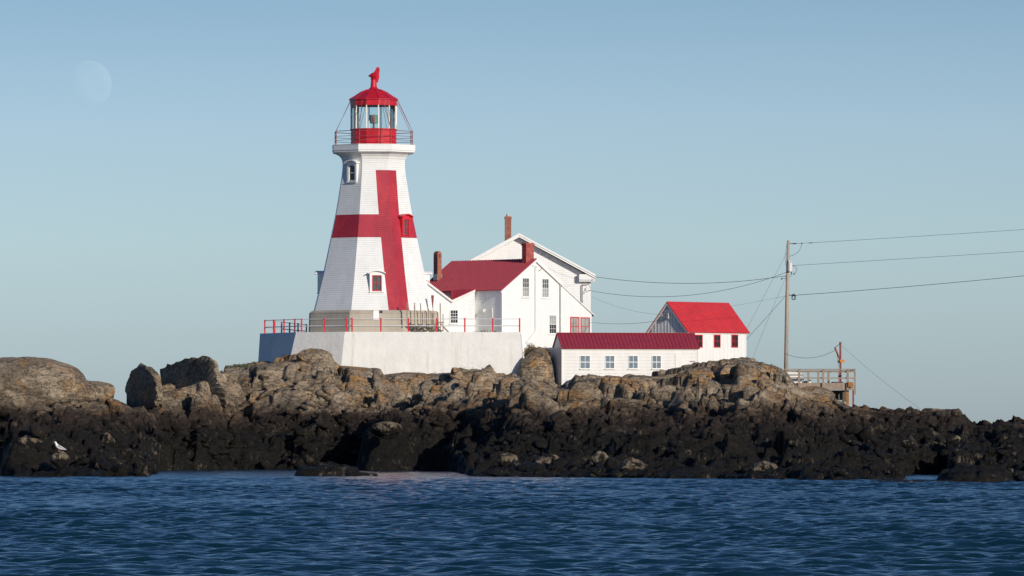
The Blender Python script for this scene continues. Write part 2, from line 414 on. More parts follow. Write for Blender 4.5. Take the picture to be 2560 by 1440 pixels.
# ------------------------------------------------------------ the rocky shore
SKY = [(-700, 1000, 345), (-300, 990, 347), (0, 985, 350), (200, 992, 350), (290, 994, 350), (330, 1010, 349), (365, 1000, 349), (400, 975, 350), (450, 966, 351), (500, 948, 352), (535, 930, 354), (560, 920, 356),
       (600, 914, 357), (640, 906, 358), (690, 900, 358), (735, 890, 357.5), (800, 887, 357.5), (832, 893, 357.5), (850, 908, 357.5), (950, 914, 357.5), (960, 931, 357.5),
       (1010, 924, 357.5), (1100, 926, 357.5), (1180, 921, 357.5), (1225, 914, 357.5), (1240, 936, 357.5), (1312, 934, 357), (1395, 968, 354), (1425, 966, 353), (1440, 949, 352),
       (1480, 941, 352), (1580, 937, 352), (1640, 938, 352), (1680, 931, 351), (1740, 913, 350), (1800, 910, 349), (1850, 903, 348), (1890, 901, 348), (1940, 911, 347), (1965, 926, 346),
       (1985, 955, 345), (2010, 972, 344), (2070, 984, 342), (2095, 1003, 341), (2130, 1013, 340), (2200, 1022, 338), (2320, 1021, 336), (2360, 1018, 335), (2395, 1014, 334), (2412, 1040, 333),
       (2432, 1056, 332), (2480, 1059, 330), (2495, 1050, 330), (2510, 1056, 329), (2535, 1049, 328), (2600, 1050, 327), (3200, 1060, 320)]
WAT = [(-700, 333), (10, 333), (35, 301), (330, 296.5), (368, 299), (384, 318), (400, 342), (600, 345), (900, 342), (1120, 337), (1150, 322), (1172, 303), (1200, 298), (1500, 293), (2000, 281), (2240, 275),
       (2258, 282), (2264, 309), (2366, 311), (2380, 290), (2390, 274), (2700, 264), (3200, 258)]
sk = np.array(SKY, float); wt = np.array(WAT, float)
X0, X1, Y0, Y1, DX, DY = -46.0, 48.0, 256.0, 402.0, .105, .125
gx = np.arange(X0, X1, DX); gy = np.concatenate([np.arange(Y0, 366, DY), np.arange(366, Y1, .6)])
GX, GY = np.meshgrid(gx, gy)
def terrain(GX, GY):
    px = 1280 + GX * F / GY
    jag = 22 * (fbm(GX * .55, GX * 0 + 3.3, 5, 3) - .5)
    skY = np.interp(px, sk[:, 0], sk[:, 2]); skp = np.interp(px, sk[:, 0], sk[:, 1])
    zsk = CAMZ + (HZ - skp) / F * skY
    wY = np.interp(px, wt[:, 0], wt[:, 1]) + 1.6 * (fbm(GX * .5, GY * .08, 9, 4) - .5) * 2
    gs = np.array([-.6, -.12, 0, .03, .10, .22, .42, .66, .88, 1.0])
    gv = np.array([-.9, -.35, 0, .06, .13, .25, .44, .68, .92, 1.0])
    s = (GY - wY) / np.maximum(skY - wY, 3)
    b = 0
    for dp in (0, -30, 30, -70, 70, -120, 120, 0):
        w_ = np.interp(px + dp, wt[:, 0], wt[:, 1])
        b = b + np.maximum(np.interp((GY - w_) / np.maximum(skY - w_, 3), gs, gv), 0) * zsk / 8
    tipf = 1 - .62 * sstep(1120, 1150, px) * (1 - sstep(1190, 1330, px)) * (1 - sstep(322, 345, GY)) - .5 * sstep(250, 330, px) * (1 - sstep(386, 400, px)) * (1 - sstep(318, 340, GY))
    b = b * tipf
    b = np.where(s < 0, np.interp(s * (skY - wY), [-12, 0], [-2.6, 0]), b)
    back = GY - skY
    built = ((px > 560) & (px < 1890)).astype(float)
    drop = np.where(built > 0, sstep(30, 45, back), sstep(3.0, 26, back))
    b = np.where(back > 0, zsk * (1 - drop) - 2.0 * drop, b)
    # blocks of several sizes on warped coordinates
    wx = GX + .9 * (fbm(GX * .35, GY * .35, 31, 3) - .5) * 2; wy = GY + .9 * (fbm(GX * .35, GY * .35, 37, 4) - .5) * 2
    ca, sa = math.cos(.45), math.sin(.45)
    rx = wx * ca + wy * sa; ry = -wx * sa + wy * ca
    b1, e1 = blocks(rx / 7.5, ry / 4.0, 101, 1.4)
    b2, e2 = blocks(rx / 3.3 + 7, ry / 1.7, 211, 1.4, .34)
    b3, e3 = blocks(rx / 1.35, ry / .75, 307, 1.4, .34)
    b4, e4 = blocks(rx / .55, ry / .38, 401, 1.2, .3)
    nb = np.exp(-np.clip(skY - GY, 0, 99) / 3.0); nb = np.where(GY > skY, 1.0, nb)      # near the ridge: keep to the surveyed line
    shore = sstep(-.02, .10, s)
    low = 1 - sstep(2.6, 4.2, b)
    a1 = (1.1 - .5 * low) * (1 - .92 * nb); a2 = (1.45 - .75 * low) * (1 - .76 * nb); a3 = (.34 + .16 * low) * (1 - .5 * nb); a4 = (.07 + .15 * low) * (1 - .3 * nb)
    h = b + shore * (a1 * b1 + a2 * b2 + a3 * b3) + (.3 + .7 * shore) * a4 * b4
    h -= shore * (.55 * (1 - nb * .7) * np.exp(-(e1 / .05) ** 2) + .35 * (1 - nb * .5) * np.exp(-(e2 / .07) ** 2) + .13 * np.exp(-(e3 / .10) ** 2))
    b5, e5 = blocks(wx / .24, wy / .30, 503, 1.0); h += (.04 + .10 * low) * b5
    h += (.03 + .16 * low) * (fbm(GX * 2.6, GY * 2.6, 71, 4) - .5) * (.3 + .7 * shore)
    # named features: (px, D, half width m, half depth m, top z, steepness)
    for (fx, fD, rx_, ry_, top, k) in FEAT:
        cx = (fx - 1280) / F * fD
        q = (np.abs((GX - cx) / rx_) ** k + np.abs((GY - fD) / ry_) ** k)
        ft = top * (1.15 - .45 * q) + .5 * b2 * (top > 1) + .35 * b3 * min(1, top) + .15 * b4 * min(1, top) - 1.2 * np.clip(q - 1, 0, 4)
        h = np.where((q < 2.2) & (ft > h), ft, h)
    for (fx, fD, rx_, ry_, dep) in ((1527, 343, 1.2, 3.4, 2.3), (1783, 346, .8, 2.4, 1.7), (875, 343, .9, 2.4, 1.2), (1000, 352, .8, 1.6, .6), (1175, 349, .9, 1.6, .7)):
        q = np.maximum(np.abs((GX - (fx - 1280) / F * fD) / rx_ + .25 * b4), np.abs((GY - fD) / ry_) + .2 * b3)
        h = h - dep * (1 - sstep(.75, 1.0, q))
    # nothing in front of the crest stands above the surveyed skyline
    cap = CAMZ + (HZ - skp) / F * GY - .06
    top = np.where(GY < skY + 4, cap, 99)
    k = .45; d = h - (top - k)
    h = np.where(d > 0, top - k + k * (1 - np.exp(-np.maximum(d, 0) / k)), h)
    return h
FEAT = [(1030, 343, 2.8, 4.5, 2.7, 4), (820, 302, 1.5, 1.2, .50, 2), (905, 301, .8, .6, .18, 2), (2300, 268.0, 2.3, 1.2, .10, 2), (2440, 270, 1.6, 2.0, .6, 2),
        (90, 306, 1.6, 2.5, 2.0, 2.5), (1600, 310, 3, 3, 2.2, 3), (1850, 305, 2.6, 3, 2.0, 3)]
HT = terrain(GX, GY)
nx, ny = len(gx), len(gy)
co = np.stack([GX, GY, HT], -1)
# shove the points sideways a little so that joints and steps are not all plumb
off = np.stack([fbm(GX * 1.3 + HT, GY * 1.3, 81, 3) - .5, fbm(GX * 1.3, GY * 1.3 + HT, 83, 3) - .5], -1) * .16
co[..., :2] += off
i = np.arange(ny - 1)[:, None] * nx + np.arange(nx - 1)[None, :]
q = np.stack([i, i + 1, i + nx + 1, i + nx], -1).reshape(-1, 4)
hz = HT.reshape(-1)[q].max(1); q = q[hz > -1.4]
# loose and half-buried blocks lying all over the shore
rs = np.random.RandomState(12); protos = []
bm = bmesh.new(); bmesh.ops.create_icosphere(bm, subdivisions=3, radius=1)
dirs = np.array([v.co[:] for v in bm.verts]); tri = np.array([[v.index for v in f.verts] for f in bm.faces]); bm.free()
for k in range(16):
    nr = rs.randn(9, 3); nr /= np.linalg.norm(nr, axis=1)[:, None]; dd = .55 + .45 * rs.rand(9)
    dt = dirs @ nr.T; rad = np.min(np.where(dt > .02, dd[None] / np.maximum(dt, .02), 9), 1); rad = np.minimum(rad, 1.5)
    rad *= 1 + .10 * (vnoise(dirs[:, 0] * 3 + dirs[:, 2] * 2 + k * 5, dirs[:, 1] * 3 - dirs[:, 2] * 2, k) - .5)
    protos.append(dirs * rad[:, None])
RV, RT, nb_ = [], [], nx * ny
rpx = rs.uniform(-120, 2680, 9000); tt = rs.rand(9000)
skYs = np.interp(rpx, sk[:, 0], sk[:, 2]); wYs = np.interp(rpx, wt[:, 0], wt[:, 1])
rY = wYs + (skYs - wYs) * tt ** 1.15; rX = (rpx - 1280) / F * rY
cnt = 0
for x_, y_, t_, p_ in zip(rX, rY, tt, rpx):
    clump = float(vnoise(np.array([x_ * .35]), np.array([y_ * .35]), 77)[0])
    if clump < .47 or cnt > 3000: continue
    if t_ > .90 or (t_ > .52 and rs.rand() < .8): continue
    sz = .09 + .30 * rs.rand() ** 2.8
    iy = int(np.argmin(np.abs(gy - y_))); ix_ = int(np.clip((x_ - X0) / DX, 1, nx - 2)); zz = HT[iy, ix_]
    if zz < -.1: continue
    capz = CAMZ + (HZ - np.interp(p_, sk[:, 0], sk[:, 1])) / F * y_
    if zz + sz * .7 > capz: continue
    pv = protos[rs.randint(16)] * np.array([sz * rs.uniform(.9, 1.6), sz * rs.uniform(.8, 1.3), sz * rs.uniform(.55, .95)])
    rot = np.array(Matrix.Rotation(rs.uniform(0, 6.28), 3, 'Z') @ Matrix.Rotation(rs.uniform(-.5, .5), 3, 'X') @ Matrix.Rotation(rs.uniform(-.4, .4), 3, 'Y'))
    RV.append(pv @ rot.T + np.array([x_, y_, zz + sz * rs.uniform(-.15, .25)])); RT.append(tri + nb_); nb_ += len(dirs); cnt += 1
RV = np.concatenate(RV); RT = np.concatenate(RT)
allv = np.concatenate([co.reshape(-1, 3), RV]); nq, nt_ = len(q), len(RT)
me = bpy.data.meshes.new('rocky_shore')
me.vertices.add(len(allv)); me.vertices.foreach_set('co', allv.reshape(-1).astype(np.float32))
me.loops.add(q.size + RT.size); me.loops.foreach_set('vertex_index', np.concatenate([q.reshape(-1), RT.reshape(-1)]).astype(np.int32))
me.polygons.add(nq + nt_); me.polygons.foreach_set('loop_start', np.concatenate([np.arange(nq) * 4, nq * 4 + np.arange(nt_) * 3]).astype(np.int32)); me.polygons.foreach_set('loop_total', np.concatenate([np.full(nq, 4), np.full(nt_, 3)]).astype(np.int32))
me.materials.append(M['rock']); me.update(calc_edges=True)
shore = bpy.data.objects.new('rocky_shore', me); col.objects.link(shore); tag(shore, kind='structure')
def ground(x, y):
    ixx = int(round((x - X0) / DX)); iy = int(np.argmin(np.abs(gy - y)))
    return float(HT[iy, max(0, min(nx - 1, ixx))])

# ------------------------------------------------------------ the sea
def sea():
    ys = [80.0]
    while ys[-1] < 352: ys.append(ys[-1] + (.085 if 96 < ys[-1] < 130 else .10 if 96 < ys[-1] < 180 else .16 if ys[-1] < 260 else .24))
    ys = np.array(ys); us = np.linspace(-1, 1, 620)
    U, Bq = np.meshgrid(us, ys); A = U * (15 + .115 * (Bq - 80)); h = np.zeros(A.shape); rs = np.random.RandomState(4)
    ox = np.zeros(A.shape); oy = np.zeros(A.shape)
    for k in range(120):
        lam = .40 * (5.0) ** (rs.rand() ** 1.25); th = R(263 + rs.randn() * 27)
        kk = 2 * math.pi / lam; amp = .0044 * lam ** .9 * (.6 + .8 * rs.rand())
        ph = rs.rand() * 6.28; arg = kk * (A * math.cos(th) + Bq * math.sin(th)) + ph
        h += amp * np.sin(arg); c = amp * .45 * np.cos(arg); ox += c * math.cos(th); oy += c * math.sin(th)
    gust = .45 + 1.1 * fbm(A * .07, Bq * .035, 5, 4)
    ed = sstep(0, .12, 1 - np.abs(U)) * sstep(0, 6, Bq - ys[0]) * sstep(0, 8, ys[-1] - Bq)
    calm = 1 - .65 * sstep(262, 300, Bq)
    g = gust * ed * calm
    co = np.stack([A + ox * g, Bq + oy * g, h * g], -1).reshape(-1, 3)
    n, mm = len(us), len(ys)
    i = np.arange(mm - 1)[:, None] * n + np.arange(n - 1)[None, :]
    q = np.stack([i, i + 1, i + n + 1, i + n], -1).reshape(-1, 4)
    base = len(co); BIG = 14000
    ex = np.array([[-BIG, -2000, 0], [BIG, -2000, 0], [BIG, BIG, 0], [-BIG, BIG, 0]], float)
    co = np.concatenate([co, ex]); c = [0, n - 1, n * mm - 1, n * (mm - 1)]
    q = np.concatenate([q, [[base + a, base + (a + 1) % 4, c[(a + 1) % 4], c[a]] for a in range(4)]])
    me = bpy.data.meshes.new('sea'); me.vertices.add(len(co)); me.vertices.foreach_set('co', co.reshape(-1).astype(np.float32))
    me.loops.add(q.size); me.loops.foreach_set('vertex_index', q.reshape(-1).astype(np.int32))
    me.polygons.add(len(q)); me.polygons.foreach_set('loop_start', (np.arange(len(q)) * 4).astype(np.int32)); me.polygons.foreach_set('loop_total', np.full(len(q), 4, np.int32))
    me.polygons.foreach_set('use_smooth', np.ones(len(q), bool))
    me.materials.append(M['sea']); me.update(calc_edges=True)
    o = bpy.data.objects.new('sea', me); col.objects.link(o); tag(o, kind='structure')
sea()

# ------------------------------------------------------------ boulders
def boulder(px, py, D, rx, ry, rz_, seed, label, yaw=0.0, planes=10, sub=5, rough=.09, cuts=None, pale=False):
    rs = np.random.RandomState(seed); bm = bmesh.new(); bmesh.ops.create_icosphere(bm, subdivisions=sub, radius=1)
    dirs = np.array([v.co[:] for v in bm.verts]); nrm = rs.randn(planes, 3); nrm /= np.linalg.norm(nrm, axis=1)[:, None]
    dd = .72 + .28 * rs.rand(planes)
    if cuts is not None:
        for (a, b, c, d) in cuts:
            v = np.array([a, b, c]); v = v / np.linalg.norm(v); nrm = np.vstack([nrm, v]); dd = np.append(dd, d)
    dt = dirs @ nrm.T; rad = np.where(dt > .02, dd[None] / np.maximum(dt, .02), 9)
    p = 14.0; r = (np.sum(np.minimum(rad, 3) ** -p, 1) + 1) ** (-1 / p)
    for o_, (fr, am) in enumerate(((2.3, rough), (5.1, rough * .5), (11, rough * .28), (23, rough * .15))):
        r = r * (1 + am * 2 * (vnoise(dirs[:, 0] * fr + dirs[:, 2] * fr * .7 + 9 * seed, dirs[:, 1] * fr - dirs[:, 2] * fr * .8, seed + o_) - .5))
    pt = dirs * r[:, None] * np.array([rx, ry, rz_])
    for v, c in zip(bm.verts, pt): v.co = c
    me = bpy.data.meshes.new('boulder'); bm.to_mesh(me); bm.free(); me.materials.append(M['pale' if pale else 'rock'])
    o = bpy.data.objects.new('boulder', me); col.objects.link(o)
    o.location = P(px, py, D); o.rotation_euler = (0, 0, R(yaw))
    tag(o, label, 'boulder', 'boulders and outcrops on the rocky shore'); return o
boulder(60, 986, 343, 4.4, 4.0, 2.15, 3, 'huge rounded tan boulder on the shore at the far left edge', planes=8, rough=.05)
boulder(228, 990, 342.5, 1.35, 1.6, 1.15, 5, 'orange-stained low boulder leaning against the right flank of the huge rounded tan one', 20, planes=9, rough=.06)
boulder(357, 978, 349, .95, 2.7, 1.72, 11, 'black upright pinnacle of rock in shade, like a tooth against the sky', 22, rough=.11, planes=9, cuts=[(-1, 0, .06, .18)])
boulder(472, 1000, 354, 2.3, 4.9, 2.72, 17, 'dark shaded wedge of rock with a peaked top beside the upright pinnacle', 34, rough=.10, planes=9, cuts=[(-1, 0, .04, .08), (.85, -.6, .1, .50), (.5, .1, 1, .78)])
boulder(1342, 952, 362, 1.25, 1.6, 2.05, 23, 'smooth steep grey-tan boulder between the end of the white retaining wall and the long shed', -10, planes=7, rough=.035)
boulder(1268, 1155, 303, .62, .6, .55, 29, 'pale bare boulder at the waterline left of the two seaweed-hung rocks', 15, rough=.05, pale=True)
boulder(1372, 1176, 299.5, .85, .8, .80, 31, 'squat brown boulder with a pale patch, standing in the water’s edge'.replace('’', "'"), 30, rough=.06, pale=True)
boulder(1575, 1180, 293.5, .80, .7, .75, 37, 'low streaked boulder at the waterline below the long shed', 10, rough=.06, pale=True)
boulder(150, 1150, 300.5, .50, .5, .50, 41, 'rounded greenish boulder under the standing gull', 0, planes=8, rough=.05, pale=True)
boulder(2391, 1103, 300, .24, .24, .30, 43, 'small pale boulder alone among black weed at the right end of the shore', 20, rough=.05, pale=True)
boulder(75, 1108, 304, .75, .7, .42, 47, 'pale knobbly boulder up the slope left of the gull', 40, rough=.08, pale=True)
boulder(1500, 1160, 296, .55, .5, .62, 61, 'narrow pale-topped boulder at the waterline between the squat brown one and the low streaked one', 15, rough=.06, pale=True)
boulder(970, 1075, 336.5, 1.0, .8, .50, 67, 'buff bare boulder on top of the weed-hung ledge above the inlet', 12, rough=.09, pale=True)
boulder(1910, 1178, 287, .8, .7, .50, 71, 'low pale slab-like boulder near the water below the right outcrop', 20, rough=.08, pale=True)
boulder(1965, 1105, 296, .55, .5, .40, 73, 'small buff knob of bare rock among the weed below the deck', 0, rough=.08, pale=True)
boulder(2270, 1110, 296, .32, .3, .22, 79, 'small buff stone in the black weed left of the right-hand inlet', 0, rough=.08, pale=True)
boulder(270, 1105, 312, .35, .4, .50, 83, 'small upright buff rock on the weedy slope right of the gull', 30, rough=.08, pale=True)
boulder(1735, 975, 345.5, .75, .6, .42, 53, 'angular loose block lying on the slope below the red-roofed shed', 25, rough=.05)
boulder(785, 903, 357.2, 1.25, 1.0, .75, 59, 'craggy outcrop against the foot of the retaining wall under its left corner', 5, rough=.09)
boulder(2030, 993, 343.5, 1.6, 1.2, .62, 61, 'low smooth rock under the wooden deck', -12, planes=8, rough=.05)

# ------------------------------------------------------------ retaining wall with its terrace
def offset_poly(pts, ds):
    n = len(pts); out = []
    L_ = []
    for i in range(n):
        a, b = Vector(pts[i]), Vector(pts[(i + 1) % n]); d = (b - a).normalized(); nn = Vector((d.y, -d.x))
        L_.append((a + nn * ds[i], d))
    for i in range(n):
        p, d = L_[i - 1]; q_, e = L_[i]
        den = d.x * e.y - d.y * e.x; t = ((q_.x - p.x) * e.y - (q_.y - p.y) * e.x) / den; out.append(p + d * t)
    return out
ZT = Z(829.5, 361)
def XY(px, D): v = P(px, 830, D); return (v.x, v.y)
plan = [XY(650, 367.8), XY(740, 362.6), XY(862, 361), XY(1300, 361.9), XY(1306, 380), XY(760, 384)]
ZB = 4.2
hgt = ZT - ZB
bot = offset_poly(plan, [.20 * hgt, .10 * hgt, .05 * hgt, .10 * hgt, 0, 0])
t0 = thing('retaining_wall', 'long white-washed battered concrete wall on the rocks that carries the lighthouse terrace', 'retaining wall', (plan[2][0], plan[2][1], ZB))
b = MB(); o = Vector((plan[2][0], plan[2][1], ZB)); n = len(plan)
for i in range(n):
    j = (i + 1) % n; K = 14 if i in (1, 2) else 4; J = 6
    for k in range(K):
        for r_ in range(J):
            def pt(a, c):
                lo = Vector((*bot[i].lerp(bot[j], a), ZB)); hi = Vector((*Vector(plan[i]).lerp(Vector(plan[j]), a), ZT)); return lo.lerp(hi, c) - o
            b.face([pt(k / K, r_ / J), pt((k + 1) / K, r_ / J), pt((k + 1) / K, (r_ + 1) / J), pt(k / K, (r_ + 1) / J)])
b.face([Vector((*p, ZT)) - o for p in plan])
b.build('wall', M['conc'], t0)

# railing on the terrace
RH = 34 / F * 361
t1 = thing('terrace_railing', 'two-bar pipe railing with red posts along the top of the retaining wall', 'railing', (0, 361.5, ZT))
o = Vector((0, 361.5, ZT))
def rp(px, D): v = P(px, 830, D); return Vector((v.x, D, ZT)) - o
front = [(880, 361.25), (952, 361.4), (1021, 361.6), (1092, 361.75), (1162, 361.9), (1232, 362.05), (1299, 362.2)]
side = [(866, 361.45), (811, 362.3), (754, 363.15)]
left = [(737, 363.9), (710, 365.2), (684, 366.5), (662, 367.7)]
backp = [(687, 371), (704, 373.5), (724, 377), (745, 380), (766, 383)]
def post(px, D):
    p = rp(px, D); w = .045
    MB().box(p.x - w, p.x + w, p.y - w, p.y + w, 0.0, RH, 0).box(p.x - w * 1.25, p.x + w * 1.25, p.y - w * 1.25, p.y + w * 1.25, RH, RH + .02).build('post', M['redrail'], t1)
for q_ in front + side + left + backp: post(*q_)
for hh, rr in ((RH * .97, .020), (RH * .46, .030)):
    b = MB()
    for seq in (front, [front[0]] + side, [side[-1]] + left, [left[-1]] + backp):
        for a, c in zip(seq[:-1], seq[1:]):
            b.tube([rp(*a) + Vector((0, 0, hh)), rp(*c) + Vector((0, 0, hh))], rr, 8)
    b.build('rail', M['rail'], t1)

# ------------------------------------------------------------ the lighthouse
TC = 372.0; TX = P(934, 700, TC).x; k_ = TC / F
zt = lambda py, D=TC: Z(py, D)
TB = ZT
T = thing('lighthouse', 'tapering eight-sided white shingled lighthouse with a big red cross and a red lantern on top', 'lighthouse', (TX, TC, TB))
A0 = -18.8
prof = [(778, 152), (735, 141), (690, 129.5), (640, 118.5), (593, 108.5), (560, 101.5), (535, 96.5), (500, 90.3), (467, 85.3), (440, 81), (425, 79.3), (412, 78.5), (402, 79.3), (394, 82.5), (388.5, 88), (384, 96.5)]
pz = np.array([zt(y) - TB for y, w in prof]); pr = np.array([w * k_ / .947 for y, w in prof])
Rz = lambda z: float(np.interp(z, pz, pr))
zf = lambda py: Z(py, TC - 2.8) - TB
ztop, zb1, zb2, zbot = Z(425, TC - 1.9) - TB, zf(535), zf(593), pz[0]
rows = sorted(set([round(float(z), 4) for z in pz] + [round(z, 4) for z in (ztop, zb1, zb2)]))
def vert(a, z):
    r = Rz(z); return Vector((r * math.sin(R(a)), -r * math.cos(R(a)), z))
wb, cb = MB(), MB()
for f_ in range(8):
    a, c = A0 + 45 * f_, A0 + 45 * (f_ + 1)
    for r0, r1 in zip(rows[:-1], rows[1:]):
        p0, p1, q0, q1 = vert(a, r0), vert(c, r0), vert(a, r1), vert(c, r1)
        w0, w1 = (p1 - p0).length, (q1 - q0).length
        cuts0, cuts1 = [0, w0], [0, w1]
        mid = (r0 + r1) / 2
        if f_ == 0: cuts0 = [0, w0 - .76, w0]; cuts1 = [0, w1 - .76, w1]
        if f_ == 1: cuts0 = [0, .76, w0]; cuts1 = [0, .76, w1]
        for s_ in range(len(cuts0) - 1):
            A_, B_ = p0.lerp(p1, cuts0[s_] / w0), p0.lerp(p1, cuts0[s_ + 1] / w0); C_, D_ = q0.lerp(q1, cuts1[s_ + 1] / w1), q0.lerp(q1, cuts1[s_] / w1)
            vb = ((f_ == 0 and s_ == 1) or (f_ == 1 and s_ == 0)) and mid < ztop
            hb = f_ in (7, 0, 1) and zb2 < mid < zb1
            uv = [(cuts0[s_] - w0 / 2 + f_ * 7, r0), (cuts0[s_ + 1] - w0 / 2 + f_ * 7, r0), (cuts1[s_ + 1] - w1 / 2 + f_ * 7, r1), (cuts1[s_] - w1 / 2 + f_ * 7, r1)]
            (cb if (vb or hb) else wb).face([A_, B_, C_, D_], 0, uv)
wb.build('wall', M['shingle'], T); cb.build('red_cross', M['shingle_red'], T)
# foundation
fz0, fz1 = -.1, pz[0]
fb = MB(); fb.ring([(165 * k_ / .947, fz0), (163 * k_ / .947, fz1 - .12), (158 * k_ / .947, fz1 - .004)], 8, A0).build('foundation', M['found'], T)
b = MB(); ap = 162.5 * k_ / .947 * math.cos(R(22.5))
Mf = Matrix.Rotation(R(3.7), 4, 'Z')
u0 = (937 - 934) * k_ - math.sin(R(3.7)) * ap
b.box(u0, u0 + 14 * k_, -ap - .03, -ap + .05, zf(800), fz1 - .03, 0, Mf); hb_ = b.build('hatch', M['white'], T)
b = MB(); b.box(u0 + 14 * k_ + .004, u0 + 23 * k_, -ap - .015, -ap + .05, zf(800), fz1 - .03, 0, Mf).build('hatch_opening_shade', M['iron'], T)  # dark plate carries the shade of the open hatch in its colour
# gallery deck
dz0, dz1 = pz[-1], zt(364) - TB
gb = MB(); rd = 104.5 * k_ / .947
gb.ring([(96.5 * k_ / .947, dz0 - .012), (rd - .04, dz0 + .03), (rd - .04, dz0 + .10), (rd, dz0 + .14), (rd, dz1 - .03), (rd + .02, dz1 - .03), (rd + .02, dz1)], 8, A0).build('gallery_deck', M['white'], T)
# gallery rail
rr = 97.5 * k_ / .947; gh = 34 * k_
g = bpy.data.objects.new('gallery_railing', None)
b = MB()
for hh in (gh, gh * .62, gh * .32):
    for q_ in range(8):
        v0, v1 = [Vector((rr * math.sin(R(A0 + 45 * x)), -rr * math.cos(R(A0 + 45 * x)), dz1 + hh)) for x in (q_, q_ + 1)]
        b.tube([v0, v1], .022 if hh == gh else .016, 6)
gr = b.build('gallery_railing', M['rust'], T)
for q_ in range(8):
    v0 = Vector((rr * math.sin(R(A0 + 45 * q_)), -rr * math.cos(R(A0 + 45 * q_)), dz1))
    MB().tube([v0, v0 + Vector((0, 0, gh + .05))], .032, 6).build('post', M['rust'], gr)
# lantern
LA = 13.0; rl = 59 * k_
lz0, lz1, lz2, lz3 = dz1, zt(323) - TB, zt(265) - TB, zt(250) - TB
MB().ring([(rl + .02, lz0), (rl + .02, lz0 + .08), (rl - .02, lz0 + .1), (rl - .02, lz1 - .08), (rl + .03, lz1 - .06), (rl + .03, lz1)], 12, LA, cap0=False).build('lantern_base', M['redlantern'], T)
lf = MB()
for q_ in range(12):
    a = R(LA + 30 * q_); v0 = Vector(((rl - .03) * math.sin(a), -(rl - .03) * math.cos(a), lz1)); lf.tube([v0, v0 + Vector((0, 0, lz2 - lz1))], .042, 6)
lf.build('lantern_mullions', M['trimwhite'], T)
MB().ring([(rl - .06, lz1), (rl - .06, lz2)], 12, LA, cap0=False, cap1=False).build('lantern_glass', M['lglass'], T)
rf = MB(); rf.ring([(rl - .05, lz2), (rl + .02, lz2), (rl + .02, lz3)], 12, LA, cap0=False, cap1=False)
rf.build('valance', M['redlantern'], T)
roof = MB(); er = 63 * k_
roof.ring([(rl - .08, lz3 - .03), (er, lz3 - .03), (er, lz3 + .02), (er * .80, lz3 + .20), (er * .52, lz3 + .49), (er * .26, zt(224) - TB), (.26, zt(221) - TB), (.22, zt(219) - TB)], 12, LA)
for q_ in range(12):
    a = R(LA + 30 * q_); lp = [(er, lz3 + .03), (er * .80, lz3 + .21), (er * .52, lz3 + .50), (er * .26, zt(223.5) - TB)]
    roof.tube([Vector((r_ * math.sin(a), -r_ * math.cos(a), z_)) for r_, z_ in lp], .018, 5)
ro = roof.build('roof', M['redlantern'], T)
vt = MB(); zv0, zv1 = zt(222) - TB, zt(196) - TB
vt.ring([(.30, zv0), (.20, zv0 + .12), (.17, zv1 - .1), (.21, zv1), (.0001, zv1 + .01)], 16, 0, cap0=False, cap1=False).build('vent_pipe', M['redlantern'], T)
# turning cowl with its fin
cw = MB()
pts = [(-.32, .18), (-.05, .33), (.08, .52), (.17, .70), (.27, .76), (.36, .70), (.385, .55), (.35, .34), (.36, .10), (.27, -.22), (.15, -.28), (.10, 0.0), (.0, .10), (-.15, .13)]
cp = [(x * .98, z_ * .98 + zv1 - .02) for x, z_ in pts]
cw.prism(cp, -.06, .06); cw.tube([(-.34, 0, zv1 + .16), (-.05, 0, zv1 + .17), (.18, 0, zv1 + .16)], [.02, .20, .23], 12)
cw.build('weather_cowl', M['redlantern'], T)
# stays
sb = MB()
for q_ in (7.82, 8.12, 1.0, 1.25, 2.0, 2.2, 3, 4, 5, 6, 6.9, 0.9):
    a = R(A0 + 45 * round(q_)); a2 = R(A0 + 45 * q_)
    MB().tube([Vector((er * .97 * math.sin(a2), -er * .97 * math.cos(a2), lz3 - .02)), Vector((rr * math.sin(a), -rr * math.cos(a), dz1 + gh))], .014, 5).build('stay', M['rust'], T)
# lamp inside
lm = MB(); lc = zt(298) - TB
lm.tube([(0, 0, lz1 - .2), (0, 0, lc - .28)], [.10, .05], 10).tube([(0, 0, lz1 - .05), (0, 0, lz1 + .02)], .3, 12)
lamp_o = lm.build('lamp_stand', M['iron'], T)
MB().ring([(.20, lc - .27), (.26, lc - .24), (.26, lc + .24), (.20, lc + .27)], 8, 10).build('lens', M['lens'], lamp_o)
MB().box(-.05, .06, -.29, -.27, lc - .20, lc + .20).build('red_filter', M['redrail'], lamp_o)

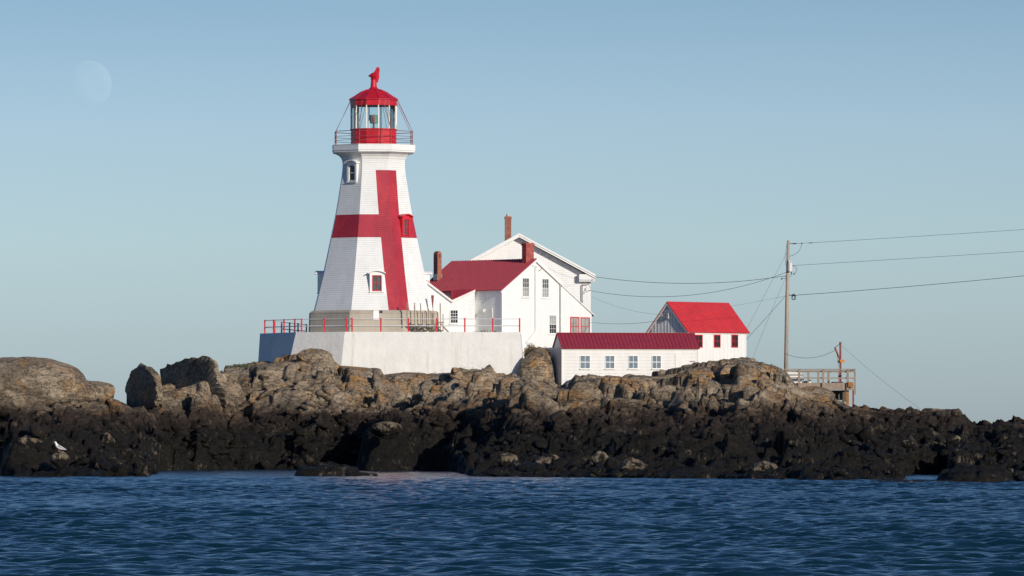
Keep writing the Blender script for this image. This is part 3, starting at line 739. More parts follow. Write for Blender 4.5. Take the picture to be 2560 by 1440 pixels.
def sash(parent, x0, x1, z0, z1, y, nx_, nz_, fm, pm, name='window', bar=.018, fr=.05, two=None, sill=True, reveal=.05):
    """x0..x1, z0..z1 outer frame, y = wall face (local y, outward is -)"""
    b = MB(); yo = y - .035
    b.box(x0, x0 + fr, yo, y + reveal, z0, z1).box(x1 - fr, x1, yo, y + reveal, z0, z1)
    b.box(x0 + fr, x1 - fr, yo, y + reveal, z1 - fr, z1).box(x0 + fr, x1 - fr, yo, y + reveal, z0, z0 + fr)
    for i in range(1, nx_):
        xx = x0 + fr + (x1 - x0 - 2 * fr) * i / nx_; b.box(xx - bar / 2, xx + bar / 2, yo + .012, y + .01, z0 + fr, z1 - fr)
    for i in range(1, nz_):
        zz = z0 + fr + (z1 - z0 - 2 * fr) * i / nz_; bb = bar * 1.5 if (nz_ % 2 == 0 and i == nz_ // 2) else bar
        b.box(x0 + fr, x1 - fr, yo + .010, y + .008, zz - bb / 2, zz + bb / 2)
    w = b.build(name, fm, parent)
    if sill: MB().box(x0 - .03, x1 + .03, yo - .04, y, z0 - .05, z0 - .002).build('sill', fm, w)
    zm = (z0 + z1) / 2
    yp = y - .004
    if two:
        MB().face([(x0 + fr, yp, zm), (x1 - fr, yp, zm), (x1 - fr, yp, z1 - fr), (x0 + fr, yp, z1 - fr)]).build('pane', pm, w)
        MB().face([(x0 + fr, yp, z0 + fr), (x1 - fr, yp, z0 + fr), (x1 - fr, yp, zm), (x0 + fr, yp, zm)]).build('pane', two, w)
    else:
        MB().face([(x0 + fr, yp, z0 + fr), (x1 - fr, yp, z0 + fr), (x1 - fr, yp, z1 - fr), (x0 + fr, yp, z1 - fr)]).build('pane', pm, w)
    return w
def dormer(az, pxc, py0, py1, hw, fm, pm, bm_, Dface, nx_=2, nz_=4, hood=.16, uc=None):
    z0, z1 = Z(py1, Dface) - TB, Z(py0, Dface) - TB
    ap_ = Rz(z0 - .1) * math.cos(R(22.5)) + .06
    if uc is None: uc = ((pxc - 934) * Dface / F - math.sin(R(az)) * ap_) / math.cos(R(az))
    Mx = Matrix.Rotation(R(az), 4, 'Z')
    h = bpy.data.objects.new('window', None)
    tmp = MB(); w_ = hw + .14
    tmp.box(uc - w_, uc - hw - .002, -ap_, -ap_ + 1.3, z0 - .06, z1 + .10, 0, Mx).box(uc + hw + .002, uc + w_, -ap_, -ap_ + 1.3, z0 - .06, z1 + .10, 0, Mx)
    tmp.box(uc - hw - .002, uc + hw + .002, -ap_, -ap_ + 1.3, z1 + .002, z1 + .10, 0, Mx).box(uc - w_ - .02, uc + w_ + .02, -ap_ - .05, -ap_ + .5, z0 - .11, z0 - .062, 0, Mx)
    # arched head
    n_ = 9; arc = []
    for q_ in range(n_ + 1):
        s_ = -1 + 2 * q_ / n_; arc.append((uc + s_ * (w_ + .10), z1 + .10 + hood * (1 - s_ * s_)))
    for q_ in range(n_):
        (xa, za), (xb, zb_) = arc[q_], arc[q_ + 1]
        for y0_, y1_ in ((-ap_ - .16, -ap_ + 1.5),):
            P8 = [Mx @ Vector(v_) for v_ in ((xa, y0_, za), (xb, y0_, zb_), (xb, y0_, zb_ + .06), (xa, y0_, za + .06), (xa, y1_, za), (xb, y1_, zb_), (xb, y1_, zb_ + .06), (xa, y1_, za + .06))]
            for qd in ((0, 1, 2, 3), (3, 2, 6, 7), (1, 0, 4, 5)): tmp.face([P8[i] for i in qd])
            if q_ == 0: tmp.face([P8[i] for i in (0, 3, 7, 4)])
            if q_ == n_ - 1: tmp.face([P8[i] for i in (1, 5, 6, 2)])
        tmp.face([Mx @ Vector(v_) for v_ in ((xa, -ap_, z1 + .10), (xb, -ap_, z1 + .10), (xb, -ap_, zb_), (xa, -ap_, za))])
    case = tmp.build('window_casing', bm_, T)
    w = MB(); x0, x1 = uc - hw, uc + hw; y = -ap_ + .03
    fr = .042
    for bx in ((x0, x0 + fr, z0, z1), (x1 - fr, x1, z0, z1), (x0 + fr, x1 - fr, z1 - fr, z1), (x0 + fr, x1 - fr, z0, z0 + fr)): w.box(bx[0], bx[1], y - .02, y + .05, bx[2], bx[3], 0, Mx)
    for i in range(1, nx_): xx = x0 + (x1 - x0) * i / nx_; w.box(xx - .008, xx + .008, y, y + .03, z0 + fr, z1 - fr, 0, Mx)
    for i in range(1, nz_): zz = z0 + (z1 - z0) * i / nz_; s2 = .018 if i * 2 == nz_ else .01; w.box(x0 + fr, x1 - fr, y + .002, y + .028, zz - s2, zz + s2, 0, Mx)
    w.build('frame', fm, case)
    MB().face([Mx @ Vector(v_) for v_ in ((x0 + fr, y + .04, z0 + fr), (x1 - fr, y + .04, z0 + fr), (x1 - fr, y + .04, z1 - fr), (x0 + fr, y + .04, z1 - fr))]).build('pane', pm, case)
dormer(-41.3, 880.5, 412, 452, .27, M['white'], M['panedark'], M['white'], TC - 1.7, 1, 2)
dormer(48.7, 1018, 547, 588, .24, M['redrail'], M['pane'], M['redrail'], TC - 2.0, 2, 4)
dormer(3.7, 945.5, 688, 727, .30, M['redrail'], M['pane'], M['white'], TC - 3.4, 2, 2)
dormer(-86.3, 0, 690, 730, .30, M['white'], M['panedark'], M['white'], TC, 2, 4, uc=0)
dormer(93.7, 0, 690, 730, .30, M['redrail'], M['pane'], M['white'], TC, 2, 4, uc=0)

# ------------------------------------------------------------ wooden stair by the tower
st = thing('wooden_staircase', 'weathered wooden steps with loose upright balusters between the lighthouse and the dwelling', 'staircase', P(1027, 829, 368.2))
so = st.location.copy()
sd = lambda px: min(367.9 + (px - 1018) * .036, 370.6)      # the steps climb back along the slanting foundation
def sp(px, py, dd=0.0): return P(px, py, sd(px) + dd) - so
for k, dd in enumerate((0.0, .5)):
    MB().tube([sp(1024, 808, dd - .3), sp(1056, 833, dd - .3)], .05, 4).build('stringer', M['wooddark'], st)
for i in range(4):
    for k in range(3):
        a = sp(1028 + i * 19 + k * 6, 812 + k * 7); b = MB(); b.box(a.x, a.x + .26, a.y - .3, a.y + .25, a.z - .03, a.z + .03); b.build('tread', M['wooddark'], st)
    MB().tube([sp(1028 + i * 19, 811, -.35), sp(1048 + i * 19, 832, -.35)], .045, 4).build('stringer', M['wooddark'], st)
for px, y0, y1, w_ in ((1018, 755, 812, .05), (1037, 757, 815, .05), (1052, 758, 815, .045), (1063, 776, 822, .04), (1072, 772, 822, .045), (1085, 782, 825, .035), (1101, 758, 829, .05), (1108, 785, 829, .04)):
    MB().tube([sp(px, y1, -.25), sp(px - .5, y0, -.25)], w_ * .8, 6).build('baluster', M['wood'], st)
MB().tube([sp(1100, 808, -.2), sp(1122, 831, -.2)], .05, 5).build('handrail', M['wood'], st)
MB().tube([sp(1090, 806, -.2), sp(1110, 806, -.2)], .035, 5).build('handrail', M['wood'], st)
pk = thing('picket_fence', 'low cream picket fence beside the wooden steps', 'fence', P(1040, 815, 370.7)); po = pk.location.copy()
for i in range(13):
    a = P(1026 + i * 5.2, 818, 370.7) - po; hh = .75 + .12 * math.sin(i * 2.1)
    MB().box(a.x - .035, a.x + .035, 0, .03, -.4, hh).build('picket', M['creamstone'], pk)
a, c = P(1022, 805, 370.7) - po, P(1094, 805, 370.7) - po
MB().box(a.x, c.x, .032, .07, .35, .42).box(a.x, c.x, .032, .07, -.1, -.03).build('rail', M['creamstone'], pk)
rp_ = thing('paddle_post', 'slim post with a red paddle-shaped head among the balusters by the steps', 'post', P(1084, 829, 369.9)); po = rp_.location.copy()
a = Z(757, 369.9) - po.z; top = Z(738, 369.9) - po.z
MB().tube([(0, 0, 0), (-.05, 0, a)], .03, 6).build('shaft', M['wood'], rp_)
MB().prism([(-.05 - .03, a - .3), (-.05 + .03, a - .3), (0.02, top), (-.17, top)], -.02, .02).build('head', M['rust'], rp_)
wl_ = thing('stone_wall', 'cream stone block wall beside the lighthouse foundation, behind the steps', 'wall', P(1050, 829, 370.85)); po = wl_.location.copy()
a, c = P(1016, 829, 370.85) - po, P(1096, 785, 370.85) - po
MB().box(a.x, c.x, 0, .25, -.5, c.z - .1).build('wall', M['creamstone'], wl_)

# ------------------------------------------------------------ roofs of ribbed metal
def slab(mb, p, t=.05, m=0):
    """quad p (4 local points, counter-clockwise seen from outside) thickened inward"""
    p = [Vector(q_) for q_ in p]; n_ = (p[1] - p[0]).cross(p[3] - p[0]).normalized() * t; q_ = [v - n_ for v in p]
    mb.face(p, m); mb.face(q_[::-1], m)
    for i in range(4): j = (i + 1) % 4; mb.face([p[j], p[i], q_[i], q_[j]], m)
def ribbed(mb, p, step=.3, rib=.025, hgt_=.03, t=.05):
    """p0 eave left, p1 eave right, p2 ridge right, p3 ridge left"""
    slab(mb, p, t); p = [Vector(q_) for q_ in p]; n_ = (p[1] - p[0]).cross(p[3] - p[0]).normalized(); L_ = (p[1] - p[0]).length; e = (p[1] - p[0]).normalized()
    k = int(L_ / step)
    for i in range(k + 1):
        s_ = (i + .5 * (L_ - k * step) / step) * step / L_
        if s_ > 1: continue
        a, c = p[0].lerp(p[1], s_), p[3].lerp(p[2], s_)
        q0, q1, q2, q3 = a - e * rib, a + e * rib, c + e * rib, c - e * rib
        h_ = n_ * hgt_; tq = [q0 + e * rib * .4 + h_, q1 - e * rib * .4 + h_, q2 - e * rib * .4 + h_, q3 + e * rib * .4 + h_]
        mb.face(tq); mb.face([q1, q2, tq[2], tq[1]]); mb.face([q3, q0, tq[0], tq[3]]); mb.face([q0, q1, tq[1], tq[0]])

# ------------------------------------------------------------ the dwelling
FW = Frame(1256, 370, 42, z0=ZT - .1)          # gable front of the wing
H = FW.empty('keepers_house', 'white clapboard keeper\'s dwelling with dull red metal roof wing, tall gable and brick chimneys', 'house')
def hpt(fr, px, py, back=0.0, lift=0.0):
    """pixel on a plane parallel to frame fr (pushed back), in H local coordinates"""
    u, z = fr.uv(px, py, back); w = fr.o + fr.t * u - fr.n * back; w.z = fr.z0 + z + lift
    q_ = w - FW.o; return Vector((q_.dot(FW.t), -q_.dot(FW.n), q_.z))
xa, ze = FW.uv(1256, 722); xr, zr = FW.uv(1338, 649); xb, zq = FW.uv(1400, 707)
LW = 7.9
# wing body: gable prism
b = MB(); zlo = -1.6
b.prism([(0, zlo), (xb, zlo), (xb, zq - .02), (xr, zr - .05), (0, ze - .02)], 0, LW)
b.build('wing_wall', M['clap'], H)
# wing roof
b = MB(); ov = .12; sl = (zr - ze) / (xr - xa); sl2 = (zr - zq) / (xb - xr)
ribbed(b, [(-.18, -ov, ze - .18 * sl + .05), (xr, -ov, zr + .05), (xr, LW, zr + .05), (-.18, LW, ze - .18 * sl + .05)][::1] and
       [(-.18, LW, ze - .18 * sl + .05), (-.18, -ov, ze - .18 * sl + .05), (xr, -ov, zr + .05), (xr, LW, zr + .05)], .22, .03, .045)
ribbed(b, [(xb + .1, -ov, zq - .1 * sl2 + .05), (xb + .1, LW, zq - .1 * sl2 + .05), (xr, LW, zr + .05), (xr, -ov, zr + .05)], .22, .03, .045)
wr = b.build('roof', M['roofred'], H)
b = MB()    # rake boards
for (x_0, z_0, x_1, z_1) in ((-.2, ze - .2 * sl, xr, zr), (xr, zr, xb + .12, zq - .12 * sl2)):
    tp_ = .12 if x_0 == xr else .0
    b.prism([(x_0, z_0 - .14), (x_1, z_1 - .14), (x_1, z_1 + tp_), (x_0, z_0 + tp_)], -ov - .012, -ov + .05)
b.box(-.06, .06, -.03, .09, zlo, ze - .12).box(xb - .06, xb + .05, -.03, .05, zlo, zq - .15)
b.build('trim', M['white'], H)
u = FW.uv
for (xl, xh, yt, yb, pm, two, fm) in ((1305, 1323, 694, 743, M['pane'], M['curtain'], M['white']), (1354, 1372, 696, 745, M['pane'], M['curtain'], M['white']), (1372, 1391, 787, 835, M['curtain'], M['panedark'], M['white'])):
    (x0, z1), (x1, z0) = u(xl, yt), u(xh, yb); sash(H, x0, x1, z0, z1, 0, 3, 4, fm, pm, two=two)
b = MB(); (x0, z0), (_, z1) = u(1337, 828), u(1337, 665); b.tube([(x0, -.05, z0), (x0, -.05, z1)], .025, 6); (x2, z2) = u(1312, 858); b.tube([(x0, -.05, z0), (x2, -.05, z2)], .02, 6); b.build('conduit', M['rail'], H)
b = MB(); (x0, z0), (_, z1) = u(1398, 835), u(1398, 712); b.tube([(x0 + .02, -.10, z0), (x0 + .02, -.10, z1)], .03, 6); b.build('downpipe', M['lead'], H)
b = MB()
for i, (a, c) in enumerate(((1330, 664), (1338, 668), (1352, 672), (1347, 676), (1356, 669))):
    (x0, z0) = u(a, c); MB().tube([(x0, -.02, z0), (x0, -.16, z0)], .025, 5).build('insulator', M['lead'], H)
# side wall lamp
b = MB(); w = hpt(FW, 1256, 775); b.tube([(-.02, 1.55, w.z), (-.2, 1.55, w.z)], .06, 8); b.tube([(-.2, 1.55, w.z - .12), (-.2, 1.55, w.z + .1)], .07, 8); b.build('wall_lamp', M['tank'], H)
# side door in the shaded wall
b = MB(); zz0 = ZT - FW.z0 - .1; b.box(-.04, -.002, .9, 1.9, zz0, zz0 + 1.75).build('door', M['trimwhite'], H)

# front ell with the V-shaped eave line
FE = Frame(1187, 371.2, 3.0, z0=FW.z0)
def E(px, py, back=0): return hpt(FE, px, py, back)
b = MB()
poly = [(1050, 829.5), (1187, 829.5), (1187, 727), (1131, 752), (1050, 690)]
fp = [E(*p) for p in poly]; bp = [E(*p, 2.0) for p in poly]; low = Vector((0, 0, -.6))
fp[0] += low; fp[1] += low; bp[0] += low; bp[1] += low
bp = [f_ + (Vector((-(FE.n.dot(FW.t)), FE.n.dot(FW.n), 0)) * 2.0) for f_ in fp]
b.face(fp); b.face(bp[::-1])
for i in range(5): j = (i + 1) % 5; b.face([fp[j], fp[i], bp[i], bp[j]])
b.build('porch_wall', M['clap'], H)
out_ = Vector((FE.n.dot(FW.t), -FE.n.dot(FW.n), 0))
b = MB()
for (p_, q_) in (((1131, 750), (1188, 724)), ((1048, 687), (1131, 750))):
    a, c = E(*p_), E(*q_)
    for l0, l1, o0, o1 in ((-.16, 0.0, .14, -.02),):
        pts_ = [a + Vector((0, 0, l0)) + out_ * o0, c + Vector((0, 0, l0)) + out_ * o0, c + Vector((0, 0, l1)) + out_ * o0, a + Vector((0, 0, l1)) + out_ * o0]
        pt2 = [v - out_ * .2 for v in pts_]
        b.face(pts_); b.face(pt2[::-1]); 
        for i in range(4): j = (i + 1) % 4; b.face([pts_[j], pts_[i], pt2[i], pt2[j]])
b.build('fascia', M['trimwhite'], H)
# small roof over the porch
b = MB(); a, c, d_ = E(1131, 750), E(1188, 724), E(1048, 687)
up = -out_ * 2.6
slab(b, [a + out_ * .15 + Vector((0, 0, .03)), c + out_ * .15 + Vector((0, 0, .03)), c + up + Vector((0, 0, .10)), a + up + Vector((0, 0, .75))], .03)
b.build('porch_roof', M['roofbright'], H)  # brighter red paints the sun-facing slope's stronger light into its colour
b = MB(); slab(b, [d_ + out_ * .15 + Vector((0, 0, .02)), a + out_ * .15 + Vector((0, 0, .02)), a + up + Vector((0, 0, .02)), d_ + up + Vector((0, 0, .02))], .03); b.build('porch_roof', M['roofred'], H)
# its window, turned to the ell's own plane through a child empty-free transform
def plane_window(fr, xl, xh, yt, yb, nx_, nz_, fm, pm, two=None, lift=.03, name='window', bar=.018, frm=.05):
    (x0, z1), (x1, z0) = fr.uv(xl, yt), fr.uv(xh, yb)
    w = sash(H, x0, x1, z0, z1, -.0, nx_, nz_, fm, pm, two=two, name=name, bar=bar, fr=frm)
    q_ = fr.o - FW.o; w.location = (q_.dot(FW.t), -q_.dot(FW.n), fr.z0 - FW.z0); w.rotation_euler = (0, 0, R(fr.az - FW.az))
    return w
plane_window(FE, 1125, 1146, 774, 809, 3, 4, M['white'], M['panedark'])

# tall gable of the main house
FM = Frame(1297, 378.5, 2.5, z0=FW.z0)
def Mn(px, py, back=0): return hpt(FM, px, py, back)
inn = Vector((-(FM.n.dot(FW.t)), FM.n.dot(FW.n), 0)); outm = -inn
b = MB(); poly = [(1108, 860), (1477, 860), (1477, 693), (1297, 594), (1108, 698)]
fp = [Mn(*p) for p in poly]; bp = [p + inn * 9 for p in fp]
b.face(fp); b.face(bp[::-1])
for i in range(5): j = (i + 1) % 5; b.face([fp[j], fp[i], bp[i], bp[j]])
b.build('gable_wall', M['clap'], H)
b = MB(); th_ = Vector((0, 0, .10))
apx, el_, er_ = Mn(1297, 588), Mn(1098, 697), Mn(1488, 691)
f4 = outm * .50; bk = inn * 9.3
slab(b, [el_ + bk + th_, el_ + f4 + th_, apx + f4 + th_, apx + bk + th_], .10)
slab(b, [er_ + f4 + th_, er_ + bk + th_, apx + bk + th_, apx + f4 + th_], .10)
b.build('gable_roof', M['lead'], H)
b = MB()
def strip(mb, a, c, d0, d1, o0, o1):
    q_ = [a + Vector((0, 0, d0)) + outm * o1, c + Vector((0, 0, d0)) + outm * o1, c + Vector((0, 0, d1)) + outm * o1, a + Vector((0, 0, d1)) + outm * o1]
    r2 = [v - outm * (o1 - o0) for v in q_]; mb.face(q_); mb.face(r2[::-1])
    for i in range(4): j = (i + 1) % 4; mb.face([q_[j], q_[i], r2[i], r2[j]])
strip(b, el_, apx, -.14, .08, .44, .52); strip(b, apx, er_, -.14, .08, .44, .52)
strip(b, el_, apx, -.02, .11, .525, .56); strip(b, apx, er_, -.02, .11, .525, .56)
# soffit
a, c = apx + Vector((0, 0, -.03)), er_ + Vector((0, 0, -.03)); b.face([a + outm * .44, c + outm * .44, c, a]); d_ = el_ + Vector((0, 0, -.03)); b.face([d_ + outm * .44, a + outm * .44, a, d_])
# cornice return on the right
a, c = Mn(1447, 686), Mn(1487, 686); strip(b, a, c, -.36, 0, 0, .44); strip(b, a, c, -.46, -.37, 0, .36)
b.build('cornice', M['white'], H)
# electrical mast
b = MB(); a, c = Mn(1455, 712), Mn(1455, 757); b.tube([a + outm * .12, c + outm * .12], .03, 6)
a = Mn(1455, 712); b.tube([a + outm * .12, Mn(1470, 712) + outm * .12], .02, 5)
b.tube([Mn(1460, 735) + outm * .1, Mn(1466, 718) + outm * .14, Mn(1472, 728) + outm * .2, Mn(1477, 724) + outm * .2], .015, 5); b.build('service_mast', M['iron'], H)
# chimneys
def chimney(c, az, w, d, z0, z1, m, name='chimney', cap=True, round_top=False, flash=True):
    """c in H local; box with its own azimuth"""
    Mx = Matrix.Translation(Vector((c.x, c.y, 0))) @ Matrix.Rotation(R(az - FW.az), 4, 'Z'); b = MB()
    if round_top:
        n_ = 8; b.box(-w / 2, w / 2, -d / 2, d / 2, z0, z1 - d * .55, 0, Mx)
        pts_ = [(-w / 2 + w * 0, z1 - d * .55)] 
        for yy in (-1, 1): pass
        prev = None
        for q_ in range(n_ + 1):
            s_ = math.pi * q_ / n_; x_ = -w / 2 * math.cos(s_); z_ = z1 - d * .55 + d * .55 * math.sin(s_)
            if prev:
                A_ = [Mx @ Vector(v_) for v_ in ((prev[0], -d / 2, prev[1]), (x_, -d / 2, z_), (x_, d / 2, z_), (prev[0], d / 2, prev[1]))]; b.face(A_[::-1])
                b.face([Mx @ Vector(v_) for v_ in ((0, -d / 2, z1 - d * .55), (x_, -d / 2, z_), (prev[0], -d / 2, prev[1]))]); b.face([Mx @ Vector(v_) for v_ in ((0, d / 2, z1 - d * .55), (prev[0], d / 2, prev[1]), (x_, d / 2, z_))])
            prev = (x_, z_)
    else:
        b.box(-w / 2, w / 2, -d / 2, d / 2, z0, z1 - .16, 0, Mx)
        if cap: b.box(-w / 2 - .035, w / 2 + .035, -d / 2 - .035, d / 2 + .035, z1 - .158, z1 - .06, 0, Mx).box(-w / 2, w / 2, -d / 2, d / 2, z1 - .058, z1, 0, Mx)
    o_ = b.build(name, m, H)
    if round_top:
        MB().box(-.05, .05, -d / 2 - .01, -d / 2 + .01, z1 - .42, z1 - .2, 0, Mx).build('flue_hole_shade', M['iron'], o_)  # dark slab stands in for the shade inside the flue
    return o_
g0 = hpt(FW, 1329, 640, .45)
zc0, zc1 = FW.uv(1329, 662)[1], FW.uv(1329, 607)[1]
wc = chimney(Vector((xr - .12, .55, 0)), 36, .60, .45, zr - .5, zc1, M['brickred'])
# left chimney at the far end of the wing
FL = Frame(1094, 376, 42, z0=FW.z0); c_ = hpt(FL, 1094, 660)
lc_ = chimney(c_, 36, .32, .44, c_.z - 2.2, FL.uv(1094, 628)[1], M['brick'], round_top=True)
Mx = Matrix.Translation(Vector((c_.x, c_.y, 0))) @ Matrix.Rotation(0, 4, 'Z')
zz = FL.uv(1094, 685)[1]; MB().box(-.19, .20, -.20, .20, zz - .4, zz, 0, Mx).build('flashing', M['lead'], lc_)
c_ = Mn(1270, 590, 2.4)
zz1, zz0 = FM.uv(1270, 541, 2.4)[1], FM.uv(1270, 598, 2.4)[1]
tc_ = chimney(c_, 2.5, .40, .42, zz0 - .8, zz1, M['brick'])
MB().tube([(c_.x, c_.y, zz1 - .02), (c_.x, c_.y, zz1 + .14)], [.13, .12], 10).build('chimney_pot', M['lead'], tc_)

# lean-to on the right
FN = Frame(1256, 370.02, 42, z0=FW.z0)
def Nn(px, py): return hpt(FN, px, py, 0)
b = MB(); poly = [(1396, 880), (1479, 880), (1479, 786), (1396, 709)]
fp = [Nn(*p) for p in poly]; bp = [p + Vector((0, 1.8, 0)) for p in fp]; b.face(fp); b.face(bp[::-1])
for i in range(4): j = (i + 1) % 4; b.face([fp[j], fp[i], bp[i], bp[j]])
b.build('lean_to_wall', M['clap'], H)
b = MB(); a, c = Nn(1394, 704), Nn(1487, 789); oo = Vector((0, -.06, 0)); ii = Vector((0, 1.9, 0)); slab(b, [c + oo, c + ii, a + ii, a + oo], .05); b.build('lean_to_roof', M['white'], H)
plane_window(FN, 1425, 1448, 792, 840, 3, 2, M['redrail'], M['curtain'], bar=.025, frm=.06)
plane_window(FN, 1451, 1474, 793, 840, 2, 2, M['redrail'], M['curtain'], bar=.025, frm=.06)

# ------------------------------------------------------------ the long shed
FS = Frame(1405, 361, 8, z0=Z(975, 361))
S = FS.empty('long_shed', 'long low white shed with dull red ribbed roof and four blue-grey windows, on the rocks', 'shed')
u = FS.uv; (x1, zt_), (_, _) = u(1747, 868), u(0, 0); ze_ = u(1405, 868)[1]; depth = 3.6
xL = 0; zr_ = u(1395, 834, 1.8)[1]
b = MB(); poly = [(0, -.8), (depth, -.8), (depth, ze_ - .03), (depth / 2, zr_ - .05), (0, ze_ - .03)]
fp = [Vector((0, y_, z_)) for y_, z_ in poly]; bp = [Vector((x1, y_, z_)) for y_, z_ in poly]
b.face(fp[::-1]); b.face(bp)
for i in range(5): j = (i + 1) % 5; b.face([fp[i], fp[j], bp[j], bp[i]])
b.build('wall', M['clap_wide'], S)
b = MB(); sl = (zr_ - ze_) / (depth / 2); e_ = .16
ribbed(b, [(-.06, -e_, ze_ - e_ * sl + .03), (x1 + .04, -e_, ze_ - e_ * sl + .03), (x1 + .04, depth / 2, zr_ + .03), (-.06, depth / 2, zr_ + .03)], .23, .015, .022)
ribbed(b, [(x1 + .04, depth + e_, ze_ - e_ * sl + .03), (-.06, depth + e_, ze_ - e_ * sl + .03), (-.06, depth / 2, zr_ + .03), (x1 + .04, depth / 2, zr_ + .03)], .23, .02, .035)
b.box(-.07, x1 + .05, depth / 2 - .10, depth / 2 + .10, zr_ + .03, zr_ + .065)
b.build('roof', M['roofred'], S)
b = MB(); b.box(-.03, .09, -.025, .0, -.8, ze_ - .12).box(x1 - .09, x1 + .02, -.025, 0, -.8, ze_ - .12).box(.095, x1 - .095, -.02, 0, ze_ - .17, ze_ - .09); b.build('trim', M['trimwhite'], S)
for a, c in ((1450, 1475.5), (1513, 1536.5), (1571, 1595), (1629.5, 1653)):
    (xa_, z1_), (xb_, z0_) = u(a, 888.5), u(c, 922); sash(S, xa_, xb_, z0_, z1_, 0, 2, 2, M['white'], M['paneblue'], fr=.035, bar=.03)
(xa_, z1_), (xb_, z0_) = u(1688, 885), u(1716, 930); b = MB(); b.box(xa_, xb_, -.03, -.002, z0_ - .6, z1_).build('door', M['trimwhite'], S)
for a in (1544, 1603, 1662):
    (xa_, _) = u(a, 900); 
b = MB(); (xa_, z1_), (xb_, z0_) = u(1724, 903), u(1738, 905); b.box(xa_, xb_, -.012, -.002, z0_, z1_).build('hinge', M['rust'], S)
# dark end wall running back to the dwelling
w2 = thing('boarded_wall', 'shaded boarded wall running back from the left end of the long shed', 'wall', FS.o, R(FS.az))
FB = Frame(1405, 361.4, -68, z0=FS.z0); a = FB.uv(1360, 878)
q0 = Vector((-.02, .25, 0)); dirw = Vector((-math.cos(R(76)), math.sin(R(76)), 0))
Lw = 5.6; b = MB(); zt2 = u(1400, 868)[1]
p0, p1 = q0, q0 + dirw * Lw; nn_ = Vector((dirw.y, -dirw.x, 0)) * .12
for zlo_, zhi0, zhi1 in ((-.8, zt2 - .02, zt2 + .05),):
    a_ = [p0 + Vector((0, 0, zlo_)), p1 + Vector((0, 0, zlo_)), p1 + Vector((0, 0, zhi1)), p0 + Vector((0, 0, zhi0))]; c_ = [v + nn_ for v in a_]
    b.face(a_); b.face(c_[::-1])
    for i in range(4): j = (i + 1) % 4; b.face([a_[j], a_[i], c_[i], c_[j]])
b.build('boards', M['clap_wide'], w2)

# ------------------------------------------------------------ the tall shed
FG = Frame(1720, 365.5, 46, z0=Z(920, 365.5))
G = FG.empty('gabled_shed', 'white board-and-batten shed with bright red ribbed roof, at the right end of the long shed', 'shed')
u = FG.uv; xR = u(1866, 830)[0]; ze_ = u(1720, 826)[1]
FGg = Frame(1720, 365.5, -44, z0=FG.z0); ug = FGg.uv
wl_g = -ug(1622, 826)[0]; zap = ug(1668, 756)[1]; dgl = wl_g
b = MB(); poly = [(0, -1.0), (dgl, -1.0), (dgl, ze_), (dgl / 2, zap - .08), (0, ze_)]
fp = [Vector((0, y_, z_)) for y_, z_ in poly]; bp = [Vector((xR, y_, z_)) for y_, z_ in poly]
for i in (0, 2, 3, 4): j = (i + 1) % 5; b.face([fp[i], fp[j], bp[j], bp[i]])
b.face([fp[1], fp[2], bp[2], bp[1]]); b.face(bp)
b.face(fp[::-1]); b.build('wall', M['board'], G)
b = MB()           # battens on the gable end
for i in range(1, 12):
    yy = dgl * i / 12; zh = min(ze_ + (zap - .08 - ze_) * (1 - abs(yy - dgl / 2) / (dgl / 2)), 99); b.box(-.012, -.002, yy - .025, yy + .025, -1.0, zh - .05)
b.build('batten', M['white'], G)
b = MB(); sl = (zap - ze_) / (dgl / 2); e_ = .14; o1, o2 = .14, .20
ribbed(b, [(-o1, -e_, ze_ - e_ * sl + .05), (xR + o2, -e_, ze_ - e_ * sl + .05), (xR + o2, dgl / 2, zap + .05), (-o1, dgl / 2, zap + .05)], .24, .02, .03)
ribbed(b, [(xR + o2, dgl + e_, ze_ - e_ * sl + .05), (-o1, dgl + e_, ze_ - e_ * sl + .05), (-o1, dgl / 2, zap + .05), (xR + o2, dgl / 2, zap + .05)], .24, .02, .03)
b.build('roof', M['roofbright'], G)
b = MB()
for (y_0, z_0, y_1, z_1) in ((-e_, ze_ - e_ * sl, dgl / 2, zap), (dgl / 2, zap, dgl + e_, ze_ - e_ * sl)):
    p = [(-o1 + .01, y_0, z_0 - .15), (-o1 + .01, y_1, z_1 - .15), (-o1 + .01, y_1, z_1 - .005), (-o1 + .01, y_0, z_0 - .005)]
    q_ = [(-o1 + .06, *v[1:]) for v in p]; b.face(p); b.face(q_[::-1])
    for i in range(4): j = (i + 1) % 4; b.face([p[j], p[i], q_[i], q_[j]])
b.box(.0, xR, -.04, -.002, ze_ - .2, ze_ - .12)
b.box(-.035, -.002, dgl * .5 - .35, dgl * .5 + .35, zap - .58, zap - .50)
b.build('trim', M['trimwhite'], G)
b = MB(); zz = ug(1672, 793)[1]; b.box(-.16, -.035, dgl * .5 - .13, dgl * .5 + .0, zz - .1, zz + .25).build('vent_box', M['lead'], G)
for a, c in ((1736, 1756), (1784, 1800.5), (1828, 1844.5)):
    (xa_, z1_), (xb_, z0_) = u(a, 836.5), u(c, 869); sash(G, xa_, xb_, z0_, z1_, 0, 2, 2, M['redrail'], M['panedark'], fr=.05, bar=.014, sill=False)

